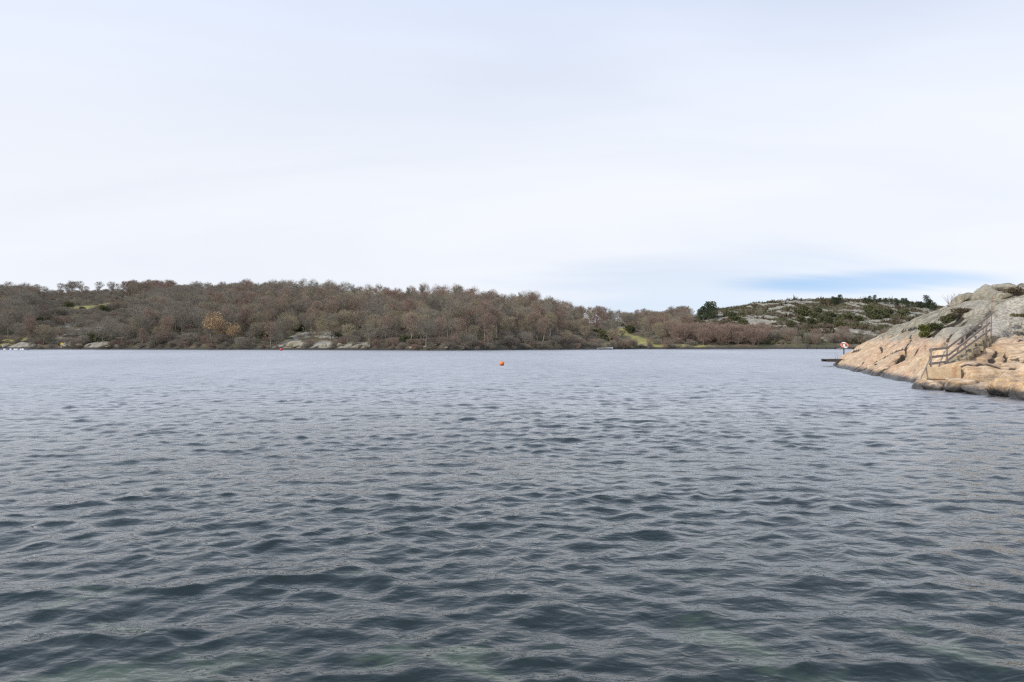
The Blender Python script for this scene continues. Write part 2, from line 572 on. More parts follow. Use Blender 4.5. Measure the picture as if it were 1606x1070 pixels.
# mean Fresnel reflection of a ruffled sea: Schlick, softened by the slopes below the sheet's own detail
sg_ = t.new('ShaderNodeAttribute', attribute_name='slope').outputs['Fac']
patchy = t.math('ADD', t.math('MULTIPLY', t.noise(t.mapping(pos, scale=(0.8, 0.25, 1.0)), 1.0, 4.0, 0.7), 1.6), t.math('MULTIPLY', t.noise(t.mapping(pos, scale=(0.05, 0.02, 1.0)), 1.0, 2.0), 0.9))
sg_ = t.math('MULTIPLY', sg_, t.math('SUBTRACT', patchy, 0.25))
cosv = t.math('MAXIMUM', t.vmath('DOT_PRODUCT', bn.outputs[0], geo.outputs['Incoming']), 0.0)
ex_ = t.math('MULTIPLY', 5.0, t.math('EXPONENT', t.math('MULTIPLY', sg_, -2.69)))
fr_ = t.math('POWER', t.math('SUBTRACT', 1.0, cosv, clamp=True), ex_)
fr_ = t.math('DIVIDE', fr_, t.math('ADD', 1.0, t.math('MULTIPLY', 7.5, t.math('POWER', sg_, 1.5))))
fres = t.math('ADD', 0.02, t.math('MULTIPLY', 0.98, fr_), clamp=True)
gl = t.new('ShaderNodeBsdfGlossy')
t.put(gl.inputs['Roughness'], t.new('ShaderNodeAttribute', attribute_name='ripple').outputs['Fac'])
gl.inputs['Color'].default_value = (1, 1, 1, 1)
t.l.new(bn.outputs[0], gl.inputs['Normal'])
df = t.new('ShaderNodeBsdfDiffuse')
df.inputs['Color'].default_value = (0.021, 0.038, 0.047, 1)
tr = t.new('ShaderNodeBsdfTransparent')
tr.inputs['Color'].default_value = (0.52, 0.62, 0.54, 1)
m1 = t.new('ShaderNodeMixShader')
m1.inputs[0].default_value = 0.68
t.l.new(df.outputs[0], m1.inputs[1])
t.l.new(tr.outputs[0], m1.inputs[2])
m2 = t.new('ShaderNodeMixShader')
t.l.new(fres, m2.inputs[0])
t.l.new(m1.outputs[0], m2.inputs[1])
t.l.new(gl.outputs[0], m2.inputs[2])
t.l.new(m2.outputs[0], out.inputs[0])
M['sea_water'] = m

# ------------------------------------------------------------------ the sea
def build_water():
    ang = np.radians(np.concatenate([np.arange(-180, -84, 6.0), np.linspace(-82, -42.4, 66), np.linspace(-42, 42, 730), np.linspace(42.4, 82, 66), np.arange(84, 181, 6.0)]))
    rr = [2.6]
    while rr[-1] < 300:
        r = rr[-1]
        rr.append(r + max(0.02, min(0.0031 * r + 0.00006 * r * r, 0.9)))
    while rr[-1] < 3000:
        rr.append(rr[-1] * 1.06)
    rr = np.array(rr)
    nr, nc = len(rr), len(ang)
    A, RR = np.meshgrid(ang, rr)
    X, Y = RR * np.sin(A), RR * np.cos(A)
    dr = np.gradient(rr)
    dens = (np.abs(A) < R(83)).astype(float)
    step = np.maximum(dr[:, None], RR * R(84) / 730)
    Zd = np.zeros_like(X)
    Xd = np.zeros_like(X)
    Yd = np.zeros_like(X)
    act = slice(16, nc - 17)
    gust = np.clip(0.90 + 0.40 * fbm(X[:, act] / 7.5, Y[:, act] / 4.0, 3, 31), 0.42, 1.5)
    g2 = np.random.default_rng(5)
    n = 210
    lam = np.exp(g2.uniform(math.log(0.12), math.log(3.6), n))
    wgt = np.exp(-(np.log(lam / 0.46) ** 2) / (2 * 0.85 ** 2))
    steep = wgt / math.sqrt((wgt ** 2).sum() / 2) * 0.156
    th = R(102) + g2.normal(0, R(43), n)
    ph = g2.uniform(0, 2 * math.pi, n)
    lost = np.zeros(nr)
    Xa, Ya, st = X[:, act], Y[:, act], step[:, act]
    strow = st[:, 66:-66].mean(1)
    for i in range(n):
        k = 2 * math.pi / lam[i]
        fade = np.clip((lam[i] / strow - 1.2) / 1.2, 0, 1)
        lost += 0.5 * steep[i] ** 2 * (1 - fade ** 2)
        last = int(np.searchsorted(-fade, -1e-6))          # rows beyond this carry nothing of this wave
        if last <= 0:
            continue
        s_ = slice(0, last)
        cx, cy = math.cos(th[i]), math.sin(th[i])
        p = (k * (cx * Xa[s_] + cy * Ya[s_]) + ph[i]).astype(np.float32)
        a = (steep[i] / k) * fade[s_, None]
        sn, cs = np.sin(p), np.cos(p)
        Zd[s_, act] += a * cs
        Xd[s_, act] -= 1.0 * a * cx * sn
        Yd[s_, act] -= 1.0 * a * cy * sn
    Zd[:, act] *= gust
    edge = sstep(82, 72, np.abs(np.degrees(A)))
    V = np.stack([X + Xd * edge, Y + Yd * edge, Zd * edge], -1).reshape(-1, 3)
    V = np.vstack([V, [[0, 0, 0]]])
    Fq = grid_faces(nr, nc)
    me = mesh_from('water', V, Fq, [M['sea_water']])
    # slopes of the ripples too small for the sheet's own rows, as roughness
    rip = np.sqrt(np.maximum(np.sqrt(2 * lost) * 0.85, 0.004))
    attr(me, 'slope', np.concatenate([np.repeat(np.sqrt(lost), nc), [0.0]]))
    attr(me, 'ripple', np.concatenate([np.repeat(np.clip(rip, 0.035, 0.42), nc), [0.1]]))
    return link('water', me, kind='structure', label='grey blue sea water ruffled by small wind waves', cat='water')


build_water()

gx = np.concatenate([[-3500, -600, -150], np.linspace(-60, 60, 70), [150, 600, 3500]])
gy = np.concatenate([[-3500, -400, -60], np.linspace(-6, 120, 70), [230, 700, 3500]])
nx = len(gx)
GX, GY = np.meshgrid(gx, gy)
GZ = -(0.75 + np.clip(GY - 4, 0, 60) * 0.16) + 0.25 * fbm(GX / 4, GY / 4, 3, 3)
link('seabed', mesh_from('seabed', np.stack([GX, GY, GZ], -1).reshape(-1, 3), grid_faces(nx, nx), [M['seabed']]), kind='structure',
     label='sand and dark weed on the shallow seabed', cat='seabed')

# ------------------------------------------------------------------ the rocky headland
def rbf_fit(P, z, lam=1e-3):
    n = len(P)
    d = np.linalg.norm(P[:, None] - P[None], axis=2)
    K = d ** 2 * np.log(d + 1e-9)
    A = np.zeros((n + 3, n + 3))
    A[:n, :n] = K + lam * np.eye(n)
    A[:n, n] = 1
    A[:n, n + 1:] = P
    A[n, :n] = 1
    A[n + 1:, :n] = P.T
    return np.linalg.solve(A, np.concatenate([z, np.zeros(3)]))


def rbf_eval(P, w, x, y):
    q = np.stack([np.ravel(x), np.ravel(y)], 1)
    n = len(P)
    out = np.empty(len(q))
    for s in range(0, len(q), 20000):
        c = q[s:s + 20000]
        d2 = ((c[:, None] - P[None]) ** 2).sum(2)
        out[s:s + 20000] = (0.5 * d2 * np.log(d2 + 1e-18)) @ w[:n] + w[n] + c @ w[n + 1:]
    return out.reshape(np.shape(x))


KD = CAM_H * F_PX
WL = [(1312, 575), (1326, 580), (1340, 584), (1360, 588), (1380, 592.5), (1400, 597), (1420, 600), (1440, 604), (1460, 608), (1480, 611), (1510, 615), (1550, 621), (1606, 628), (1680, 637), (1780, 650)]
SK = [(1312, 570, 72.5), (1326, 556, 73), (1340, 549.5, 72.5), (1360, 541, 71.5), (1380, 529, 70.5), (1400, 515.5, 69), (1420, 506, 67), (1440, 498, 65.5), (1460, 490.5, 64), (1480, 479, 62), (1510, 472, 59.5), (1550, 465, 57), (1606, 461, 54), (1680, 455, 51), (1780, 452, 47)]
CP = []
for (u, vw), (u2, vs, ys) in zip(WL, SK):
    yw = KD / (vw - V0)
    W = at(u, vw, yw)
    S = at(u, vs, ys)
    CP.append(tuple(W))
    CP.append(tuple(S))
    if u < 1457:
        for f, bulge in ((0.2, 0.10), (0.45, 0.20), (0.75, 0.16)):
            vv = vw + (vs - vw) * f
            yy = 1 / (1 / yw + (1 / ys - 1 / yw) * f)
            p = at(u, vv, yy)
            CP.append((p.x, p.y, p.z + bulge))
    else:
        yb = 38.8 if u < 1620 else 38.8 - (u - 1606) * 0.02
        for vv, yy in ((577.0, yb - 1.9), (573.5, yb)):
            CP.append(tuple(at(u, vv, yy)))
        p = at(u, 588, yb - 2.6)
        CP.append((p.x, p.y, 0.42))
        for f, bulge in ((0.25, 0.12), (0.5, 0.15), (0.8, 0.0)):
            vv = 573.5 + (vs - 573.5) * f
            yy = 1 / (1 / yb + (1 / ys - 1 / yb) * f)
            p = at(u, vv, yy)
            CP.append((p.x, p.y, p.z + bulge))
    # seaward, below the water
    CP.append((W.x - 2.5, W.y - 1.2, -1.1))
    # landward, behind the crest
    CP.append((S.x + 7, S.y + 5, S.z - 0.9))
    CP.append((S.x + 15, S.y + 10, S.z - 2.6))
for x, y, z in ((30.0, 76, -1.2), (33, 78, -1.0), (38, 81, -0.8), (46, 88, -0.5), (17, 20, -1.0), (20, 16, -0.5), (28, 18, 2.2), (60, 84, 0.5), (62, 60, 3.5)):
    CP.append((x, y, z))
CP = np.array(CP)
CPP = CP[:, :2].copy()
RW = rbf_fit(CPP, CP[:, 2], 0.02)


def head_base(x, y):
    return rbf_eval(CPP, RW, x, y)


def on_rock(u, v, height=None):
    """first point of the headland met by the line of sight through (u, v)"""
    h = height or head_base
    Y = np.arange(26.0, 92.0, 0.05)
    X = (u - U0) / F_PX * Y
    Z = CAM_H - (v - V0) / F_PX * Y
    hit = np.nonzero(Z <= h(X, Y))[0]
    i = hit[0] if len(hit) else len(Y) - 1
    return Vector((X[i], Y[i], Z[i]))


# joints and sheets in the rock: polylines, width, depth, step of the landward side
CRACKS = [
    ([(1371, 592), (1380, 583), (1394, 574), (1407, 563), (1417, 549), (1419, 543)], 0.22, 0.55, 0.40),
    ([(1336, 583), (1358, 573), (1384, 561), (1410, 547), (1432, 537)], 0.14, 0.16, 0.14),
    ([(1438, 533), (1462, 516), (1485, 505), (1500, 497), (1521, 486)], 0.45, 0.34, 0.30),
    ([(1350, 578), (1372, 561), (1398, 546), (1412, 540)], 0.12, 0.12, -0.08),
    ([(1549, 573), (1553, 562), (1560, 549), (1557, 540)], 0.12, 0.22, 0.1),
    ([(1571, 575), (1568, 566), (1575, 552), (1572, 545)], 0.10, 0.24, -0.12),
    ([(1500, 543), (1518, 522), (1535, 506), (1550, 490), (1556, 478)], 0.18, 0.20, 0.22),
    ([(1470, 546), (1490, 530), (1512, 514), (1530, 498)], 0.12, 0.14, -0.1),
    ([(1385, 533), (1410, 519), (1440, 508), (1465, 502), (1490, 494)], 0.14, 0.16, 0.16),
    ([(1400, 530), (1425, 521), (1450, 516)], 0.10, 0.12, -0.08),
    ([(1560, 530), (1580, 512), (1606, 500)], 0.25, 0.22, 0.25),
    ([(1500, 574), (1530, 573), (1560, 575), (1606, 576)], 0.10, 0.14, 0.06),
    ([(1575, 560), (1590, 558), (1606, 561)], 0.08, 0.12, 0.12),
]
CRK = [([on_rock(*p) for p in pl], w, d, s) for pl, w, d, s in CRACKS]

T_DIR = np.array([0.27, 0.963])
S_DIR = np.array([0.963, -0.27])
ORI = np.array([19.5, 24.0])


def carve(x, y):
    dz = np.zeros_like(x)
    mask = np.zeros_like(x)
    wob = 0.22 * fbm(x * 0.9, y * 0.9, 3, 71)
    wob2 = 0.22 * fbm(x * 0.9 + 40, y * 0.9, 3, 72)
    for pts, w, d, s in CRK:
        best = np.full(x.shape, 1e9)
        side = np.zeros_like(x)
        tt = np.zeros_like(x)
        n = len(pts) - 1
        for i in range(n):
            a, b = pts[i], pts[i + 1]
            ex, ey = b.x - a.x, b.y - a.y
            L2 = ex * ex + ey * ey
            qx, qy = x + wob - a.x, y + wob2 - a.y
            f = np.clip((qx * ex + qy * ey) / L2, 0, 1)
            ddx, ddy = qx - f * ex, qy - f * ey
            dist = np.sqrt(ddx * ddx + ddy * ddy)
            sd = np.sign(ex * qy - ey * qx)
            upd = dist < best
            best = np.where(upd, dist, best)
            side = np.where(upd, sd, side)
            tt = np.where(upd, (i + f) / n, tt)
        ends = sstep(0, 0.12, tt) * sstep(1, 0.85, tt)
        g = np.exp(-(best / (1.3 * w)) ** 2) * ends
        dz -= d * g
        mask = np.maximum(mask, sstep(0.45, 0.8, g) * min(1, 0.5 + d * 2))
        if s:
            ss = -side if s > 0 else side
            dz -= abs(s) * 0.5 * (1 + np.tanh(ss * best / (0.35 * w))) * np.exp(-(best / 2.2) ** 2) * ends
    return dz, mask


def head_detail(x, y):
    k, fr, p, q = sheets(x, y)
    rise = (fr - 0.5) - sstep(0.93, 0.985, fr)              # each sheet overlaps the next with one steep edge
    per_sheet = 0.16 * fbm(p / 9.0, k * 5.3, 2, 48)         # sheets end and start at their own heights
    ridg = 1 - np.abs(fbm(p / 9.0, q / 1.5, 3, 41))
    big = 0.16 * fbm(x / 5.5, y / 5.5, 3, 42)
    fine_ = 0.055 * fbm(p / 1.6, q / 0.4, 3, 47)
    small = 0.045 * fbm(x / 0.9, y / 0.9, 4, 43)
    amp = 0.6 + 0.4 * sstep(1.2, 3.2, head_hint)
    return big + (0.26 * rise + 0.8 * per_sheet + 0.09 * (ridg - 0.75) + fine_) * amp + small


def line_of(f, half):
    """1 on the zero line of a field, falling to 0 about half a metre-width beside it"""
    gt, gs = np.gradient(f, tg[1] - tg[0], sg[1] - sg[0])
    return sstep(1.6 * half, 0.5 * half, np.abs(f) / (np.hypot(gt, gs) + 0.02))


def foliation(x, y):
    p = x * 0.72 + y * 0.69
    q = -x * 0.69 + y * 0.72 + fbm(x / 6, y / 6, 2, 50) * 1.4
    return p, q


def sheets(x, y):
    """overlapping sheets of rock: number of the sheet, place across it 0..1"""
    p, q = foliation(x, y)
    cc = q / 2.3 + 0.45 * fbm(p / 7, q / 6, 2, 44)
    return np.floor(cc), cc - np.floor(cc), p, q


def joints(x, y):
    """open joints along the foliation and some across it"""
    k, fr, p, q = sheets(x, y)
    a_ = fbm(p / 9.0, q / 2.2, 2, 141, 0.3)
    b_ = fbm(p / 3.6, q / 8.0, 2, 142, 0.3)
    c_ = fbm(p / 6.0, q / 1.0, 2, 143, 0.3)
    pa = sstep(-0.05, 0.15, fbm(x / 4, y / 4, 2, 144))
    pb = sstep(0.10, 0.3, fbm(x / 5, y / 5, 2, 145))
    pc = sstep(0.05, 0.3, fbm(x / 4, y / 4, 2, 147))
    pe = sstep(-0.25, 0.15, fbm(p / 5, k * 3.7, 2, 146))
    edge = sstep(0.935, 0.965, fr) * sstep(1.0, 0.985, fr) * pe
    return np.maximum.reduce([line_of(a_, 0.065) * pa, 0.8 * line_of(b_, 0.045) * pb, 0.55 * line_of(c_, 0.045) * pc, edge])


head_hint = 0.0
NT_, NS_ = 620, 380
tg = np.linspace(-6, 62, NT_)
sg = np.linspace(-8, 34, NS_)
SG, TG = np.meshgrid(sg, tg)
HX = ORI[0] + TG * T_DIR[0] + SG * S_DIR[0]
HY = ORI[1] + TG * T_DIR[1] + SG * S_DIR[1]
HB = head_base(HX, HY)
head_hint = HB
HD = head_detail(HX, HY)
HC, HM = carve(HX, HY)
# the landing and the shelf before it stay nearly flat; blocks in front of it
flat = sstep(36.2, 36.9, HY) * sstep(39.6, 38.9, HY) * sstep(20.5, 21.3, HX) * sstep(32, 29, HX) * sstep(1.7, 1.3, HB)
front_ = sstep(38.6, 37.6, HY) * sstep(20.2, 21.0, HX)
HB2 = np.where(HB > 0.3, 0.30 + np.clip(HB - 0.3, 0, None) * 0.15 + 0.60 * sstep(0.50, 0.86, HB) + np.clip(HB - 0.86, 0, None) * 0.85, HB)
HB = HB * (1 - front_) + HB2 * front_
HZ = HB + HD * (1 - 0.75 * flat) * (1 - 0.5 * front_) + HC * 1.0
HZ = HZ - 0.30 * front_ * sstep(0.75, 0.35, HB) - 0.5 * sstep(0.25, -0.05, HB)
blk = np.exp(-(np.maximum(np.hypot(HX - 21.45, HY - 36.75) - 0.9, 0) / 0.3) ** 2)
HZ = HZ * (1 - blk) + np.minimum(HZ, 0.42) * blk
HJ = joints(HX, HY) * (1 - 0.75 * front_)
HZ = HZ - 0.12 * HJ
HM = np.maximum(HM, HJ)


def grid_height(x, y):
    """height of the finished headland by bilinear lookup"""
    x, y = np.asarray(x, float), np.asarray(y, float)
    rx, ry = x - ORI[0], y - ORI[1]
    tt = rx * T_DIR[0] + ry * T_DIR[1]
    ss = rx * S_DIR[0] + ry * S_DIR[1]
    n2 = T_DIR @ T_DIR, S_DIR @ S_DIR
    fi = np.clip((tt / n2[0] - tg[0]) / (tg[1] - tg[0]), 0, NT_ - 1.001)
    fj = np.clip((ss / n2[1] - sg[0]) / (sg[1] - sg[0]), 0, NS_ - 1.001)
    i, j = fi.astype(int), fj.astype(int)
    a, b = fi - i, fj - j
    z = HZ[i, j] * (1 - a) * (1 - b) + HZ[i + 1, j] * a * (1 - b) + HZ[i, j + 1] * (1 - a) * b + HZ[i + 1, j + 1] * a * b
    out_ = (tt / n2[0] < tg[0]) | (ss / n2[1] < sg[0]) | (tt / n2[0] > tg[-1]) | (ss / n2[1] > sg[-1])
    return np.where(out_, -5.0, z)


def rock_spot(u, v):
    return on_rock(u, v, grid_height)


me = mesh_from('headland', np.stack([HX, HY, HZ], -1).reshape(-1, 3), grid_faces(NT_, NS_), [M['granite']])
attr(me, 'crack', HM.ravel())
# pale trodden path that climbs past the top of the steps
pth = [rock_spot(*p) for p in ((1556, 518), (1566, 512), (1578, 496), (1590, 480), (1606, 472))]
PM = np.zeros_like(HX)
for a, b in zip(pth, pth[1:]):
    ex, ey = b.x - a.x, b.y - a.y
    f = np.clip(((HX - a.x) * ex + (HY - a.y) * ey) / (ex * ex + ey * ey + 1e-9), 0, 1)
    PM = np.maximum(PM, sstep(1.5, 0.4, np.hypot(HX - a.x - f * ex, HY - a.y - f * ey) + 0.5 * fbm(HX, HY, 3, 81)))
attr(me, 'path', PM.ravel())
link('headland', me, kind='structure', label='bare granite headland of peach and grey rock sloping into the sea', cat='rock')

# ------------------------------------------------------------------ boulders
def boulder_mesh(seed, sx, sy, sz, mat, sub=4, cuts=13, rough=0.15):
    bm = bmesh.new()
    bmesh.ops.create_icosphere(bm, subdivisions=sub, radius=1.0)
    V = np.array([v.co[:] for v in bm.verts])
    g = np.random.default_rng(seed)
    V = np.sign(V) * np.abs(V) ** 0.86
    for _ in range(cuts):                                  # flat joint faces
        n = g.normal(size=3)
        n /= np.linalg.norm(n)
        d = V @ n
        lim = g.uniform(0.60, 0.88)
        ex = np.clip(d - lim, 0, None)
        V = V - np.outer(ex * 0.9, n)
    V = V * (1 + rough * noise3(V * 1.7 + seed * 3.1, seed) + rough * 0.5 * noise3(V * 4.1 + seed, seed + 1) + rough * 0.22 * noise3(V * 9 + seed, seed + 2))[:, None]
    V = V * np.array([sx, sy, sz])
    Fc = np.array([[v.index for v in f.verts] for f in bm.faces])
    bm.free()
    return mesh_from('boulder', V, Fc, [mat])


def boulder(label, p, size, seed, mat, rot=(0, 0, 0), group=None, name='boulder', **kw):
    o = link(name, boulder_mesh(seed, *size, mat, **kw), None, p, label, 'boulder', group)
    o.rotation_euler = rot
    return o


SB = 'boulders along the foot of the landing'
lo = M['granite_low']
boulder('dark wet wedge of rock at the waterline beside the concrete landing block', (20.45, 35.9, 0.08), (0.42, 0.6, 0.42), 3, lo, (0.2, -0.2, 0.3), SB)
boulder('broad brownish boulder lying below the concrete landing block', (20.85, 34.6, 0.16), (0.85, 0.75, 0.52), 5, lo, (0.1, 0.12, -0.1), SB)
boulder('slanting blue grey wet slab at the waterline between two boulders', (20.95, 32.9, 0.06), (0.70, 0.9, 0.46), 8, lo, (0.12, -0.30, 0.35), SB)
boulder('tall rounded tan boulder with a dark cleft on its seaward side', (21.15, 31.6, 0.30), (0.62, 1.0, 0.72), 12, lo, (0.15, -0.40, 0.25), SB)
boulder('smooth peach boulder in front of the tall tan one', (21.0, 29.9, 0.14), (0.80, 0.9, 0.64), 17, lo, (0.1, -0.3, 0.3), SB)
boulder('small pale flat stone lying at the foot of the concrete block', Vector((21.6, 36.5, 0.50)), (0.26, 0.2, 0.06), 21, M['driftwood'], (0, 0, 0.1), SB, sub=3)

CB = 'boulders along the crest of the headland'
hi = M['granite_high']
for lab, u, v, y, size, rot, sd in (
        ('long low whaleback of grey rock beginning the crest', 1514, 471, 58.9, (1.3, 1.1, 0.62), (0, -0.05, 0.2), 31),
        ('small pale angular block wedged behind the low whaleback', 1531, 469, 57.6, (0.5, 0.6, 0.55), (0.2, 0.3, 0.5), 33),
        ('upright squared grey block between the crest boulders', 1545, 461, 57.2, (0.72, 0.8, 0.72), (0, 0.1, 0.3), 36),
        ('rounded grey boulder with a dark shaded underside on the crest', 1572, 455, 57.0, (1.15, 1.0, 0.62), (0.05, 0.1, 0.1), 39),
        ('slanting brownish slab leaning over a mossy hollow on the crest', 1601, 457, 54.5, (1.15, 0.9, 0.55), (0.1, -0.5, 0.2), 42),
        ('low grey rock half sunk below the rounded crest boulder', 1566, 469, 54.5, (0.95, 0.8, 0.42), (0, -0.2, 0.4), 45)):
    boulder(lab, at(u, v, y), size, sd, hi, rot, CB)

# ------------------------------------------------------------------ landing, steps, railing
def block_mesh(size, seed, mat, bevel=0.03, jit=0.03):
    st = random.getstate()
    random.seed(seed)
    b = MB().box(size, None, jit)
    me_ = b.mesh('stone', [mat], bevel=bevel, segs=2)
    random.setstate(st)
    return me_


b = MB().box((1.58, 0.9, 0.60), Matrix.Translation((0, 0.45, 0.30)) , 0.02)
land = link('concrete_block', b.mesh('concrete_block', [M['concrete']], bevel=0.025, segs=2), None, (21.62, 37.1, 0.45),
            'low ochre concrete block with a rust stain carrying the railing foot', 'concrete block')

land.rotation_euler = (0, 0, R(-29))

steps_a, steps_b = Vector((23.3, 38.9, 1.16)), Vector((28.4, 43.9, 0))
steps_b.z = float(grid_height(steps_b.x, steps_b.y)) + 0.1
run = Vector((steps_b.x - steps_a.x, steps_b.y - steps_a.y, 0))
ang = math.atan2(run.y, run.x)
stair = thing('stone_steps', steps_a, 'rough stone steps climbing the rock beside the wooden railing', 'steps')
NST = 13
side_dir = Vector((math.sin(ang), -math.cos(ang), 0))      # to the right of somebody who climbs
for i in range(NST):
    f = i / (NST - 1)
    c0 = steps_a.lerp(steps_b, f)
    base = float(grid_height(c0.x, c0.y))
    topz = max(steps_a.z + (steps_b.z - steps_a.z) * f, float(grid_height(c0.x, c0.y))) + 0.07
    for k in range(2):
        w = random.uniform(0.28, 0.40)
        c = c0 + side_dir * (k * 0.33 - 0.22) + Vector((random.uniform(-.05, .05), random.uniform(-.05, .05), 0))
        hgt = random.uniform(0.20, 0.36)
        s = link('stone', block_mesh((run.length / NST * random.uniform(0.95, 1.2), w, hgt), i * 7 + k, M['step_stone'], 0.035, 0.05), stair,
                 (c.x - steps_a.x, c.y - steps_a.y, topz - hgt / 2 - steps_a.z + random.uniform(-.07, .03)))
        s.rotation_euler = (random.uniform(-.12, .12), random.uniform(-.12, .12), ang + random.uniform(-.3, .3))

PF = [at(1460.2, 577, 37.9), at(1485, 571, 38.9), at(1513, 550, 41.0), at(1547, 526, 43.2)]
HT = [1.03, 1.06, 1.22, 0.98]
rail = thing('wooden_railing', PF[0], 'weathered grey wooden railing of posts and three rails beside the steps', 'railing')
o0 = PF[0]
for p, hgt in zip(PF, HT):
    ln = Vector((random.uniform(-.02, .02), 0, 0))
    zb = min(p.z, float(grid_height(p.x, p.y))) - 0.15
    mb = MB().bar(Vector((p.x, p.y, zb)) - o0, p + Vector((0, 0, hgt)) + ln - o0, 0.085, 0.085, Vector((0, 1, 0)))
    link('post', mb.mesh('post', [M['weathered_wood']], bevel=0.008), rail)
offv = Vector((0, -0.075, 0))
for h0, h1 in ((0.92, 0.86), (0.53, 0.47), (0.20, 0.13)):
    mb = MB().bar(PF[0] + Vector((-0.14, 0, h0)) + offv - o0, PF[1] + Vector((0.06, 0, h1)) + offv - o0, 0.035, 0.125)
    link('rail', mb.mesh('rail', [M['weathered_wood']], bevel=0.006), rail)
for va, vb in ((545.0, 495.0), (557.2, 506.0), (564.5, 517.5)):
    a = at(1486, va, 38.85) + offv
    b_ = at(1551.5, vb, 43.45) + offv
    mb = MB().bar(a - o0, b_ - o0, 0.035, 0.125)
    link('rail', mb.mesh('rail', [M['weathered_wood']], bevel=0.006), rail)
mb = MB().bar(at(1542, 511, 43.0) - o0, at(1542, 524, 43.0) - o0, 0.08, 0.08, Vector((0, 1, 0)))
link('short_post', mb.mesh('short_post', [M['weathered_wood']], bevel=0.008), rail)
for (ua, va, ya, ub, vb) in ((1457.4, 564, 37.9, 1441.5, 597), (1481.5, 551, 38.95, 1469.7, 578), (1509.5, 529, 41.05, 1500.3, 552), (1485, 566, 38.95, 1474, 577)):
    foot = rock_spot(ub, vb)
    mb = MB().bar(at(ua, va, ya) - o0, foot + Vector((0, 0, -0.08)) - o0, 0.05, 0.06)
    link('brace', mb.mesh('brace', [M['weathered_wood']], bevel=0.006), rail)

pf = at(1554.4, 522, 43.3)
ptop = at(1556.2, 464, 43.2)
pole = link('iron_pole', MB().tube([Vector((0, 0, -0.3)), Vector((0, 0, 0.2)), (ptop - pf) * 0.5, ptop - pf], [0.026, 0.022, 0.02, 0.018], 8).mesh('iron_pole', [M['rust']], smooth=True), None, pf,
            'thin rust red iron pole standing at the head of the steps', 'pole')

# a bleached branch thrown up on the shelf
dp = rock_spot(1538, 601)
mb = MB().tube([(-0.34, 0, 0.16), (-0.18, 0.02, 0.07), (0, 0, 0.03), (0.22, -0.03, 0.03)], [0.02, 0.035, 0.035, 0.02], 7).tube([(-0.1, 0, 0.04), (0.02, 0.12, 0.10)], [0.025, 0.01], 6)
link('driftwood', mb.mesh('driftwood', [M['driftwood']], smooth=True), None, dp, 'small bleached branch of driftwood lying on the shore rocks', 'driftwood')

# ------------------------------------------------------------------ small bathing jetty, lifebuoy on its post, ladder rail
JY, JZ = 71.0, 0.66
j0 = at(1289, 565, JY)
jetty = thing('bathing_jetty', (j0.x + 0.4, JY, JZ), 'small dark wooden jetty jutting out from the tip of the headland', 'jetty')
for i in range(16):
    mb = MB().box((0.155, 1.5, 0.05), Matrix.Translation((0.08 + i * 0.17, 0.4, random.uniform(-.006, .006))), 0.004)
    link('plank', mb.mesh('plank', [M['dark_wood']]), jetty)
for y in (-0.25, 1.0):
    link('beam', MB().box((2.75, 0.12, 0.2), Matrix.Translation((1.36, y, -0.13))).mesh('beam', [M['dark_wood']]), jetty)
for x, y in ((2.2, -0.1), (2.2, 0.9)):
    link('leg', MB().tube([(x, y, -1.6), (x, y, -0.2)], 0.07, 8).mesh('leg', [M['dark_wood']]), jetty)

lp = rock_spot(1323.5, 556)
lp_top = at(1323.5, 537.5, lp.y)
stand = thing('lifebuoy_post', lp, 'dark post at the tip of the headland holding up a lifebuoy', 'post')
hh = lp_top.z - lp.z
link('post', MB().box((0.12, 0.10, hh + 0.3), Matrix.Translation((0, 0, hh / 2 - 0.15))).mesh('post', [M['dark_wood']], bevel=0.01), stand)
link('back_board', MB().box((0.26, 0.035, 0.60), Matrix.Translation((0, -0.075, hh - 0.32)) @ Matrix.Rotation(R(-18), 4, 'X')).mesh('back_board', [M['white_paint']], bevel=0.008), stand)
ring = thing('lifebuoy', lp + Vector((0, -0.21, hh - 0.34)), 'orange and white lifebuoy hanging on the dark post', 'lifebuoy')
ring.rotation_euler = (R(-42), 0, 0)
for nm, a0, a1, mt_, rad in (('white_band', 58, 122, 'white_paint', 0.112), ('orange_segment', 122, 245, 'ring_orange', 0.105), ('white_band', 245, 295, 'white_paint', 0.112), ('orange_segment', 295, 418, 'ring_orange', 0.105)):
    pts = [(0.40 * math.cos(R(a0 + (a1 - a0) * k / 12)), 0, 0.40 * math.sin(R(a0 + (a1 - a0) * k / 12))) for k in range(13)]
    link(nm, MB().tube(pts, rad, 12).mesh(nm, [M[mt_]], smooth=True), ring)
lr = at(1313.6, 563, JY + 0.3)
rail2 = thing('ladder_handrail', lr, 'thin bent metal handrail rising from the small jetty', 'handrail')
for dy_ in (0.0, 0.45):
    hpts = [(0, dy_, -1.0), (0, dy_, 0.75)] + [(0.5 - 0.5 * math.cos(R(a)), dy_, 0.75 + 0.3 * math.sin(R(a))) for a in (25, 50, 75, 90)] + [(0.75, dy_, 1.05)]
    link('bar', MB().tube(hpts, 0.018, 8).mesh('bar', [M['steel']], smooth=True), rail2)
for k in range(4):
    link('rung', MB().tube([(0, 0, -0.85 + k * 0.28), (0, 0.45, -0.85 + k * 0.28)], 0.016, 6).mesh('rung', [M['steel']]), rail2)

